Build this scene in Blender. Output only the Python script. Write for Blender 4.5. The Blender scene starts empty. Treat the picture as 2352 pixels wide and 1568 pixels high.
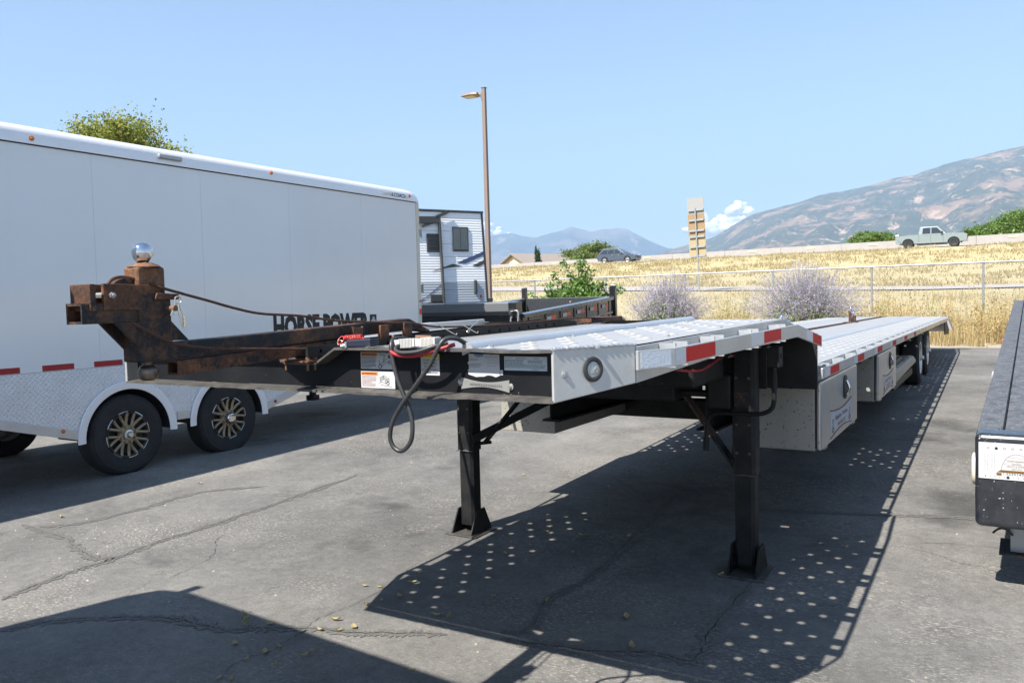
import bpy, bmesh, math, random
import numpy as np
from mathutils import Vector, Matrix, Euler
R = math.radians
random.seed(7); rng = np.random.default_rng(7)
scene = bpy.context.scene
COL = scene.collection

# ------------------------------------------------------------------ camera
CAM_H = 1.57; YAW = 31.0; PITCH = 2.75; ROLL = 1.4
cam = bpy.data.cameras.new("camera"); camo = bpy.data.objects.new("camera", cam); COL.objects.link(camo)
cam.sensor_width = 36.0; cam.lens = 1870.0 / 2352.0 * 36.0
cam.clip_start = 0.05; cam.clip_end = 120000.0
def _cam():
    y, p, r = R(YAW), R(PITCH), R(ROLL)
    fw = Vector((-math.sin(y)*math.cos(p), math.cos(y)*math.cos(p), -math.sin(p)))
    r0 = Vector((math.cos(y), math.sin(y), 0)); u0 = r0.cross(fw)
    rt = r0*math.cos(r) - u0*math.sin(r); up = u0*math.cos(r) + r0*math.sin(r)
    m = Matrix((rt, up, -fw)).transposed().to_4x4(); m.translation = (0, 0, CAM_H); return m
camo.matrix_world = _cam()
scene.camera = camo

# ------------------------------------------------------------------ world and sun
SUN_TRAVEL = Vector((0.22, 0.85, -1.0)).normalized()
elev = math.asin(-SUN_TRAVEL.z); azim = math.atan2(-SUN_TRAVEL.x, -SUN_TRAVEL.y)
w = bpy.data.worlds.new("World"); scene.world = w; w.use_nodes = True
nt = w.node_tree; bg = nt.nodes["Background"]
sky = nt.nodes.new("ShaderNodeTexSky"); sky.sky_type = 'NISHITA'; sky.sun_disc = False
sky.sun_elevation = elev; sky.sun_rotation = azim % (2*math.pi)
sky.altitude = 1300; sky.air_density = 1.3; sky.dust_density = 0.55; sky.ozone_density = 2.6
nt.links.new(sky.outputs[0], bg.inputs[0]); bg.inputs[1].default_value = 0.067
sun = bpy.data.lights.new("sun", 'SUN'); sun.energy = 5.0; sun.angle = R(0.53); sun.color = (1.0, 0.955, 0.88)
suno = bpy.data.objects.new("sun", sun); COL.objects.link(suno); suno.location = (-10, -30, 40)
suno.rotation_euler = SUN_TRAVEL.to_track_quat('-Z', 'Y').to_euler()
vs = scene.view_settings; vs.view_transform = 'Standard'; vs.look = 'None'; vs.exposure = 1.5; vs.gamma = 1.0
vs.use_curve_mapping = False
scene.render.engine = 'CYCLES'
scene.cycles.max_bounces = 6; scene.cycles.volume_bounces = 0
scene.cycles.use_denoising = True

# ------------------------------------------------------------------ materials
def _new(name):
    m = bpy.data.materials.new(name); m.use_nodes = True
    return m, m.node_tree, m.node_tree.nodes["Principled BSDF"]
def _noise(t, vec, scale, detail=4, rough=.55, dist=0):
    n = t.nodes.new("ShaderNodeTexNoise"); n.inputs["Scale"].default_value = scale
    n.inputs["Detail"].default_value = detail; n.inputs["Roughness"].default_value = rough
    n.inputs["Distortion"].default_value = dist
    if vec is not None: t.links.new(vec, n.inputs["Vector"])
    return n
def _ramp(t, fac, stops):
    r = t.nodes.new("ShaderNodeValToRGB"); e = r.color_ramp.elements
    while len(e) < len(stops): e.new(0.5)
    for k, (p, c) in enumerate(stops):
        e[k].position = p; e[k].color = (c, c, c, 1) if not isinstance(c, (tuple, list)) else (*c, 1)
    t.links.new(fac, r.inputs[0]); return r
def _mix(t, fac, a, b, mode='MIX'):
    m = t.nodes.new("ShaderNodeMix"); m.data_type = 'RGBA'; m.blend_type = mode
    for s, v in ((m.inputs[0], fac), (m.inputs[6], a), (m.inputs[7], b)):
        if hasattr(v, 'links') or hasattr(v, 'is_linked'): t.links.new(v, s)
        elif isinstance(v, (tuple, list)): s.default_value = (*v, 1) if len(v) == 3 else v
        else: s.default_value = v
    return m.outputs[2]
def _bump(t, b, height, strength, dist=.01):
    n = t.nodes.new("ShaderNodeBump"); n.inputs["Strength"].default_value = strength; n.inputs["Distance"].default_value = dist
    t.links.new(height, n.inputs["Height"]); t.links.new(n.outputs[0], b.inputs["Normal"]); return n
def _obj(t):
    return t.nodes.new("ShaderNodeTexCoord").outputs["Object"]

def mat(name, col, rough=.5, metal=0.0, var=.12, vscale=6, bump=0, bscale=60, dirt=None, coat=0, spec=.5, emit=None, speck=None, rvar=.1):
    """paint or metal with uneven colour, optional dust film, flecks and fine relief"""
    m, t, b = _new(name); v = _obj(t)
    n = _noise(t, v, vscale, 5)
    dark = tuple(c*(1-var) for c in col); lite = tuple(min(1, c*(1+var)) for c in col)
    c = _mix(t, n.outputs[0], dark, lite)
    if dirt:
        dc, amt, ds = dirt
        dn = _noise(t, v, ds, 7, .65)
        dr = _ramp(t, dn.outputs[0], [(.5 - amt*.3, 0.0), (.5 + .35, 1.0)])
        mm = t.nodes.new("ShaderNodeMath"); mm.operation = 'MULTIPLY'; mm.inputs[1].default_value = amt
        t.links.new(dr.outputs[0], mm.inputs[0])
        c = _mix(t, mm.outputs[0], c, dc)
    if speck:
        sc, ss, th = speck
        sn = _noise(t, v, ss, 2, .5)
        sr = _ramp(t, sn.outputs[0], [(th, 0.0), (th + .03, 1.0)])
        c = _mix(t, sr.outputs[0], c, sc)
    t.links.new(c, b.inputs["Base Color"])
    rn = _noise(t, v, vscale*3, 4)
    rr = t.nodes.new("ShaderNodeMapRange"); rr.inputs[3].default_value = max(.02, rough - rvar); rr.inputs[4].default_value = min(1, rough + rvar)
    t.links.new(rn.outputs[0], rr.inputs[0]); t.links.new(rr.outputs[0], b.inputs["Roughness"])
    b.inputs["Metallic"].default_value = metal; b.inputs["Coat Weight"].default_value = coat
    b.inputs["Coat Roughness"].default_value = .08
    b.inputs["Specular IOR Level"].default_value = spec
    if bump: _bump(t, b, _noise(t, v, bscale, 4).outputs[0], bump)
    if emit: b.inputs["Emission Color"].default_value = (*emit, 1); b.inputs["Emission Strength"].default_value = 1
    return m

def mat_rust(name, base=(.035, .019, .013), mid=(.105, .042, .019), hot=(.30, .125, .05), scale=9, paint=(.012, .013, .016), cut=.53):
    m, t, b = _new(name); v = _obj(t)
    n1 = _noise(t, v, scale, 8, .7, .3); n2 = _noise(t, v, scale*3.1, 6, .7)
    c = _ramp(t, n1.outputs[0], [(.30, base), (.5, mid), (.72, hot)]).outputs[0]
    n4 = _noise(t, v, scale*.45, 4, .6)
    mm_ = t.nodes.new('ShaderNodeMath'); mm_.operation = 'MULTIPLY_ADD'; mm_.inputs[1].default_value = .55; t.links.new(n4.outputs[0], mm_.inputs[0]); hf_ = t.nodes.new('ShaderNodeMath'); hf_.operation = 'MULTIPLY'; hf_.inputs[1].default_value = .5; t.links.new(n2.outputs[0], hf_.inputs[0]); t.links.new(hf_.outputs[0], mm_.inputs[2])
    pr = _ramp(t, mm_.outputs[0], [(cut, 0.0), (cut+.07, 1.0)])
    c = _mix(t, pr.outputs[0], c, paint)
    sp = _ramp(t, _noise(t, v, scale*14, 4).outputs[0], [(.35, .55), (.7, 1.25)])
    c = _mix(t, 1.0, c, sp.outputs[0], 'MULTIPLY')
    t.links.new(c, b.inputs["Base Color"]); b.inputs["Roughness"].default_value = .68; b.inputs["Metallic"].default_value = .15
    _bump(t, b, n2.outputs[0], .35, .004); return m

def mat_asphalt(name):
    m, t, b = _new(name); v = _obj(t)
    big = _noise(t, v, .32, 6, .6); med = _noise(t, v, 2.1, 8, .68, .2)
    c = _ramp(t, big.outputs[0], [(.32, (.088, .085, .080)), (.5, (.132, .127, .119)), (.70, (.188, .178, .162))]).outputs[0]
    mr = _ramp(t, med.outputs[0], [(.3, .80), (.62, 1.12)])
    c = _mix(t, 1.0, c, mr.outputs[0], 'MULTIPLY')
    mo = _ramp(t, _noise(t, v, 17, 7, .75).outputs[0], [(.32, .80), (.66, 1.20)])
    c = _mix(t, 1.0, c, mo.outputs[0], 'MULTIPLY')
    mo2 = _ramp(t, _noise(t, v, 70, 4, .7).outputs[0], [(.30, .84), (.70, 1.18)])
    c = _mix(t, 1.0, c, mo2.outputs[0], 'MULTIPLY')
    # worn pale aggregate, gathered in patches and dragged along one way
    mp = t.nodes.new("ShaderNodeMapping"); mp.inputs["Scale"].default_value = (38, 75, 38); t.links.new(v, mp.inputs[0])
    ag = _noise(t, mp.outputs[0], 1.0, 3, .6)
    mk = _noise(t, v, .9, 6, .7, .5)
    mkr = _ramp(t, mk.outputs[0], [(.46, 0.0), (.60, 1.0)])
    agr = _ramp(t, ag.outputs[0], [(.54, 0.0), (.62, .85)])
    pm = t.nodes.new("ShaderNodeMath"); pm.operation = 'MULTIPLY'
    t.links.new(mkr.outputs[0], pm.inputs[0]); t.links.new(agr.outputs[0], pm.inputs[1])
    c = _mix(t, pm.outputs[0], c, (.30, .27, .235))
    # loose bright grains everywhere and dark pits
    gr = _noise(t, v, 210, 2, .5)
    grr = _ramp(t, gr.outputs[0], [(.69, 0.0), (.73, 1.0)])
    c = _mix(t, grr.outputs[0], c, (.46, .42, .36))
    pt = _noise(t, v, 95, 2, .5)
    ptr = _ramp(t, pt.outputs[0], [(.22, .45), (.34, 1.0)])
    c = _mix(t, 1.0, c, ptr.outputs[0], 'MULTIPLY')
    # hairline crazing, only here and there
    vo = t.nodes.new("ShaderNodeTexVoronoi"); vo.feature = 'DISTANCE_TO_EDGE'; vo.inputs["Scale"].default_value = 1.5
    wp = t.nodes.new("ShaderNodeVectorMath"); wp.operation = 'ADD'
    wn = _noise(t, v, 3.0, 6, .7); sc = t.nodes.new("ShaderNodeVectorMath"); sc.operation = 'SCALE'; sc.inputs[3].default_value = .5
    t.links.new(wn.outputs[1], sc.inputs[0]); t.links.new(v, wp.inputs[0]); t.links.new(sc.outputs[0], wp.inputs[1]); t.links.new(wp.outputs[0], vo.inputs["Vector"])
    ed = _ramp(t, vo.outputs["Distance"], [(.0, 1.0), (.007, 0.0)])
    cm = _ramp(t, _noise(t, v, .55, 3).outputs[0], [(.5, 0.0), (.6, .75)])
    em = t.nodes.new("ShaderNodeMath"); em.operation = 'MULTIPLY'
    t.links.new(ed.outputs[0], em.inputs[0]); t.links.new(cm.outputs[0], em.inputs[1])
    c = _mix(t, em.outputs[0], c, (.05, .046, .042))
    # oil stains
    oi = _ramp(t, _noise(t, v, .85, 4, .6, .4).outputs[0], [(.30, .55), (.42, 1.0)])
    c = _mix(t, 1.0, c, oi.outputs[0], 'MULTIPLY')
    t.links.new(c, b.inputs["Base Color"]); b.inputs["Roughness"].default_value = .86; b.inputs["Specular IOR Level"].default_value = .35
    hm = t.nodes.new("ShaderNodeMath"); hm.operation = 'ADD'
    t.links.new(gr.outputs[0], hm.inputs[0]); t.links.new(pt.outputs[0], hm.inputs[1])
    _bump(t, b, hm.outputs[0], .55, .004); return m

def mat_tread(name, col=(.62, .63, .65), rough=.34, pitch=.036, axes='yz', metal=.85, strength=.9):
    """rolled diamond tread plate: two sets of raised lozenges turned against each other"""
    m, t, b = _new(name); v = _obj(t)
    sep = t.nodes.new("ShaderNodeSeparateXYZ"); t.links.new(v, sep.inputs[0])
    i = {'x': 0, 'y': 1, 'z': 2}
    a, c = sep.outputs[i[axes[0]]], sep.outputs[i[axes[1]]]
    def M(op, x, y=None):
        n = t.nodes.new("ShaderNodeMath"); n.operation = op
        for k, q in ((0, x), (1, y)):
            if q is None: continue
            if isinstance(q, (int, float)): n.inputs[k].default_value = q
            else: t.links.new(q, n.inputs[k])
        return n.outputs[0]
    p = M('DIVIDE', M('ADD', a, c), pitch*1.4); q = M('DIVIDE', M('SUBTRACT', a, c), pitch*1.4)
    fp = M('FLOOR', p); fq = M('FLOOR', q)
    par = M('ABSOLUTE', M('MODULO', M('ADD', fp, fq), 2.0))
    u = M('SUBTRACT', M('FRACT', p), .5); w_ = M('SUBTRACT', M('FRACT', q), .5)
    lu = M('ADD', M('MULTIPLY', par, u), M('MULTIPLY', M('SUBTRACT', 1.0, par), w_))
    lw = M('ADD', M('MULTIPLY', par, w_), M('MULTIPLY', M('SUBTRACT', 1.0, par), u))
    d = M('ADD', M('POWER', M('ABSOLUTE', M('DIVIDE', lu, .46)), 2.0), M('POWER', M('ABSOLUTE', M('DIVIDE', lw, .15)), 2.0))
    h = M('MAXIMUM', M('SUBTRACT', 1.0, d), 0.0)
    n = _noise(t, v, 5, 5)
    cc = _mix(t, n.outputs[0], tuple(x*.72 for x in col), tuple(min(1, x*1.0) for x in col))
    cc = _mix(t, h, cc, tuple(min(1, x*1.45) for x in col))   # polished lozenge tops, painted brighter so the relief seems to catch light
    t.links.new(cc, b.inputs["Base Color"]); b.inputs["Metallic"].default_value = metal; b.inputs["Roughness"].default_value = rough
    _bump(t, b, h, strength, .012); return m

def mat_leaf(name, a, b_, trans=.35, rough=.5, scale=3):
    m, t, b = _new(name); v = _obj(t)
    oi = t.nodes.new("ShaderNodeNewGeometry")
    c = _mix(t, oi.outputs["Random Per Island"], a, b_)
    t.links.new(c, b.inputs["Base Color"]); b.inputs["Roughness"].default_value = rough; b.inputs["Specular IOR Level"].default_value = .3
    tr = t.nodes.new("ShaderNodeBsdfTranslucent"); t.links.new(c, tr.inputs[0])
    mx = t.nodes.new("ShaderNodeMixShader"); mx.inputs[0].default_value = trans
    out = t.nodes["Material Output"]
    t.links.new(b.outputs[0], mx.inputs[1]); t.links.new(tr.outputs[0], mx.inputs[2]); t.links.new(mx.outputs[0], out.inputs[0])
    return m

def mat_mountain(name, scrub, rock, tan, scale):
    m, t, b = _new(name); v = _obj(t)
    n1 = _noise(t, v, scale*1.8, 12, .70, .5); n2 = _noise(t, v, scale*4.3, 10, .7)
    c = _mix(t, _ramp(t, n2.outputs[0], [(.38, 0.0), (.62, 1.0)]).outputs[0], scrub, tuple(x*1.5 for x in scrub))
    c = _mix(t, _ramp(t, n1.outputs[0], [(.52, 0.0), (.60, 1.0)]).outputs[0], c, tan)
    n3 = _noise(t, v, scale*5.0, 12, .74, .8)
    c = _mix(t, _ramp(t, n3.outputs[0], [(.55, 0.0), (.63, 1.0)]).outputs[0], c, rock)
    t.links.new(c, b.inputs["Base Color"]); b.inputs["Roughness"].default_value = .95; b.inputs["Specular IOR Level"].default_value = .1
    return m

def mat_glass(name, col=(.02, .025, .03), rough=.06):
    m, t, b = _new(name)
    b.inputs["Base Color"].default_value = (*col, 1); b.inputs["Roughness"].default_value = rough
    b.inputs["Specular IOR Level"].default_value = .8; b.inputs["Coat Weight"].default_value = .6
    return m

DUST = (.30, .27, .23)
M = {}
M['asphalt'] = mat_asphalt('weathered asphalt')
M['sealant'] = mat('crack sealant', (.105, .100, .092), .8, var=.35, vscale=14, bump=.4, bscale=140, speck=((.25, .23, .20), 120, .62))
M['crack'] = mat('crack shadow gap', (.03, .028, .026), .95, var=.4, vscale=20)
M['alu'] = mat('mill aluminium', (.60, .605, .61), .40, .72, var=.10, vscale=3, dirt=((.42, .40, .37), .35, 7), rvar=.08, bump=.06, bscale=35)
M['aluplate'] = mat('aluminium nose plate', (.54, .54, .53), .46, .45, var=.12, vscale=5, dirt=((.35, .33, .30), .45, 9), bump=.05, bscale=30)
M['aludeck'] = mat('aluminium deck plate', (.345, .34, .335), .42, .15, var=.12, vscale=2.2, dirt=((.26, .25, .23), .45, 5), speck=((.30, .28, .26), 55, .70), bump=.05, bscale=25)
M['weld'] = mat('aluminium weld bead', (.75, .75, .76), .3, .8, bump=.6, bscale=90)
M['treaddeck'] = mat_tread('tread plate deck', (.33, .325, .32), .38, .034, 'xy', .15, 1.0)
M['treadside'] = mat_tread('tread plate skirt', (.86, .86, .87), .32, .034, 'yz', .30, .8)
M['black'] = mat('black frame paint', (.0075, .008, .009), .52, 0, var=.35, vscale=5, dirt=((.06, .055, .048), .40, 8), speck=((.2, .19, .18), 95, .74), coat=0, spec=.25)
M['blackface'] = mat('black channel paint', (.0065, .007, .009), .45, 0, var=.3, vscale=4, dirt=((.035, .034, .032), .35, 5), speck=((.3, .29, .28), 150, .735), coat=.03, spec=.22)
M['blacklip'] = mat('scuffed black edge', (.05, .048, .045), .5, .1, var=.5, vscale=12, dirt=((.24, .21, .18), .5, 26))
M['rust'] = mat_rust('rusted steel')
M['rustdark'] = mat_rust('dark rusted steel', (.026, .017, .013), (.075, .036, .020), (.19, .082, .036), 8, (.014, .015, .018), .48)
M['rustlight'] = mat_rust('orange rusted post', (.06, .028, .015), (.16, .07, .03), (.38, .18, .08), 7, (.12, .08, .055))
M['rustbolt'] = mat('rusty bolt steel', (.17, .09, .05), .7, .2, var=.4, vscale=30, bump=.3)
M['cable'] = mat('rusted wire rope', (.075, .035, .02), .75, .1, var=.35, vscale=40)
M['chrome'] = mat('chrome ball', (.78, .78, .80), .08, 1.0, var=.05, dirt=((.25, .17, .11), .55, 26), rvar=.05)
M['oldball'] = mat('worn hitch ball', (.10, .085, .075), .32, .7, var=.4, vscale=30, dirt=((.35, .26, .18), .6, 40))
M['zinc'] = mat('zinc plated steel', (.66, .63, .52), .28, .9, var=.15, vscale=20)
M['galv'] = mat('galvanised steel', (.34, .355, .37), .45, .5, var=.12, vscale=4)
M['cargowhite'] = mat('glossy white trailer skin', (.74, .75, .75), .16, 0, var=.03, vscale=.9, coat=.5, rvar=.04, bump=.012, bscale=1.1, dirt=((.60, .60, .58), .25, 1.4))
M['cargotrim'] = mat('bright white trim', (.80, .80, .81), .22, .1, var=.03, coat=.3)
M['cream'] = mat('aged cream trim', (.62, .57, .46), .45, 0, var=.08)
M['redtape'] = mat('red reflective tape', (.60, .008, .008), .5, 0, var=.12, vscale=60, bump=.1, bscale=200, spec=.2)
M['darkred'] = mat('dark red tape', (.30, .012, .014), .35, 0, var=.08, vscale=30)
M['whitetape'] = mat('white reflective tape', (.66, .70, .76), .30, .25, var=.15, vscale=70, bump=.3, bscale=170)
M['redlens'] = mat('red marker lens', (.45, .015, .012), .15, 0, coat=.6)
M['amber'] = mat('amber marker lens', (.55, .14, .01), .2, 0, coat=.5)
M['rubber'] = mat('tyre rubber', (.014, .014, .015), .78, 0, var=.3, vscale=10, dirt=((.055, .048, .042), .5, 5), bump=.15, bscale=120)
M['bronze'] = mat('bronze alloy wheel', (.34, .255, .155), .42, .35, var=.25, vscale=14, dirt=((.06, .05, .04), .4, 18))
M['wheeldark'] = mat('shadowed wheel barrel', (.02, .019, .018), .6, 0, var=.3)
M['rimsilver'] = mat('machined rim edge', (.62, .61, .58), .3, .85)
M['plasticblk'] = mat('black plastic', (.02, .02, .021), .5, 0, var=.2, dirt=((.2, .19, .17), .25, 12))
M['bluebox'] = mat('dark blue switch box', (.018, .022, .04), .4, 0, var=.2)
M['greyplastic'] = mat('grey connector plastic', (.50, .49, .46), .5, 0, var=.08, dirt=((.3, .27, .23), .35, 30))
M['wire_black'] = mat('black cable sheath', (.026, .027, .029), .42, 0, var=.25, vscale=25, dirt=((.11, .10, .09), .3, 14))
M['wire_red'] = mat('red cable sheath', (.32, .02, .03), .38, 0, var=.15, vscale=25)
M['redcoil'] = mat('red coil cord', (.60, .06, .05), .4)
M['lens'] = mat('clear lamp lens', (.42, .44, .43), .12, .35, var=.3, vscale=160, coat=.9, bump=.5, bscale=110)
M['paper'] = mat('white label', (.46, .465, .47), .55, 0, var=.05, vscale=20, dirt=((.30, .29, .28), .3, 20), spec=.25)
M['papergrey'] = mat('pale grey label', (.50, .56, .60), .4, 0, var=.05, vscale=20)
M['orange'] = mat('orange label print', (.55, .14, .008), .45, 0, var=.05)
M['yellow'] = mat('yellow label print', (.78, .60, .02), .45, 0, var=.05)
M['ink'] = mat('black print', (.012, .012, .013), .5, 0, var=.1)
M['inkgrey'] = mat('grey print', (.05, .052, .055), .5, 0, var=.1)
M['inkgold'] = mat('gold print', (.15, .075, .018), .6, 0, var=.1, spec=.2)
M['inkpink'] = mat('faded red print', (.20, .06, .04), .6, 0, var=.1, spec=.2)
M['inkblue'] = mat('blue print', (.06, .16, .36), .5, 0, var=.1)
M['plateAlu'] = mat('stamped data plate', (.30, .30, .285), .45, .5, var=.1, vscale=20, dirt=((.35, .32, .28), .4, 24))
M['rvwhite'] = mat('white ribbed siding', (.88, .885, .89), .30, 0, var=.03, vscale=2, coat=.2)
M['rvgrey'] = mat('grey ribbed siding', (.44, .47, .50), .32, 0, var=.05, vscale=2, coat=.2)
M['rvblack'] = mat('dark grey awning metal', (.045, .046, .047), .45, 0, var=.15)
M['rvblue'] = mat('navy graphic stripe', (.05, .07, .15), .35, 0)
M['rvolive'] = mat('charcoal graphic stripe', (.06, .058, .04), .35, 0)
M['glass'] = mat_glass('tinted glass')
M['glassgrey'] = mat('curtained window', (.075, .085, .082), .12, 0, var=.35, vscale=3, coat=.7)
M['dumpgrey'] = mat('gunmetal trailer paint', (.060, .065, .072), .28, .25, var=.08, vscale=3, coat=.6, rvar=.05)
M['dumpblack'] = mat('charcoal trailer paint', (.014, .015, .018), .3, .15, var=.15, vscale=3, coat=.5)
M['housing'] = mat('grey tarp housing', (.17, .175, .182), .38, .35, var=.04, coat=.3)
M['orangetape'] = mat('orange red tape', (.72, .075, .02), .35, 0)
M['bedrail'] = mat('dusty black deck paint', (.035, .037, .042), .55, 0, var=.4, vscale=12, dirt=((.20, .20, .20), .75, 16), speck=((.5, .48, .45), 120, .68), bump=.5, bscale=45)
M['pole'] = mat('brown painted pole', (.21, .155, .125), .5, .1, var=.06)
M['lampyellow'] = mat('lamp lens panel', (.45, .36, .17), .3, 0)
M['plywood'] = mat('weathered plywood', (.26, .175, .095), .8, 0, var=.15, vscale=3)
M['plypale'] = mat('pale plywood', (.33, .265, .155), .8, 0, var=.12, vscale=3)
M['signgrey'] = mat('bare sign sheet', (.30, .295, .29), .5, .3, var=.05)
M['concrete'] = mat('barrier concrete', (.36, .335, .305), .9, 0, var=.12, vscale=1.2, dirt=((.25, .23, .205), .4, 3), bump=.2)
M['barrierlight'] = mat('yellow reflector bar', (.78, .68, .34), .6, 0)
M['roadgrey'] = mat('distant road asphalt', (.36, .32, .30), .9, 0, var=.08, vscale=1)
M['dryground'] = mat('dry grass ground', (.36, .295, .15), .95, 0, var=.22, vscale=.8, dirt=((.41, .345, .20), .8, .35), bump=.7, bscale=3)
M['gravel'] = mat('dusty gravel verge', (.30, .26, .21), .95, 0, var=.3, vscale=9, speck=((.42, .38, .32), 40, .6), bump=.6, bscale=30)
M['plain'] = mat('dry valley plain', (.20, .17, .10), .95, 0, var=.3, vscale=.01)
M['house'] = mat('cream house wall', (.60, .50, .36), .8, 0, var=.05)
M['roof'] = mat('taupe shingle roof', (.24, .20, .17), .85, 0, var=.1)
M['suv'] = mat('steel blue car paint', (.085, .105, .14), .22, .5, var=.04, coat=.9, rvar=.03)
M['sage_truck'] = mat('pale grey green truck paint', (.215, .25, .24), .25, .1, var=.03, coat=.8, rvar=.03)
M['bark'] = mat('bark', (.085, .065, .05), .9, 0, var=.3, vscale=12, bump=.5)
M['leafyel'] = mat_leaf('yellow green leaves', (.22, .235, .04), (.40, .37, .085), .45)
M['leafgreen'] = mat_leaf('mid green leaves', (.085, .15, .025), (.19, .26, .05), .42)
M['leafgrey'] = mat_leaf('grey green leaves', (.10, .13, .045), (.21, .24, .10), .35)
M['leafdark'] = mat_leaf('dark evergreen leaves', (.02, .045, .02), (.05, .085, .035), .2)
M['leafmul'] = mat_leaf('glossy bush leaves', (.08, .17, .03), (.20, .30, .08), .38, .35)
M['sageleaf'] = mat_leaf('silver green sage leaves', (.24, .34, .13), (.42, .50, .27), .5)
M['sagestem'] = mat_leaf('pale sage stems', (.34, .33, .28), (.50, .48, .42), .2)
M['sageflower'] = mat_leaf('lavender flowers', (.50, .42, .66), (.74, .66, .84), .6)
M['drygrass'] = mat_leaf('dry straw blades', (.42, .34, .175), (.56, .475, .275), .55, .7)
M['drybrown'] = mat_leaf('dry brown weeds', (.38, .265, .11), (.56, .44, .22), .4, .7)
M['weedgreen'] = mat_leaf('fading weeds', (.17, .18, .06), (.36, .33, .13), .3, .7)
M['fallen'] = mat_leaf('fallen yellow leaf', (.34, .25, .10), (.50, .43, .24), .3, .6)
M['cloud'] = mat('cloud white', (.92, .92, .93), 1.0, 0, var=.02, spec=0)
M['mtfar'] = mat_mountain('far range', (.036, .040, .036), (.27, .22, .19), (.14, .115, .09), .0006)
M['mtnear'] = mat_mountain('near mountain', (.040, .045, .026), (.38, .265, .19), (.22, .145, .09), .0022)
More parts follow.
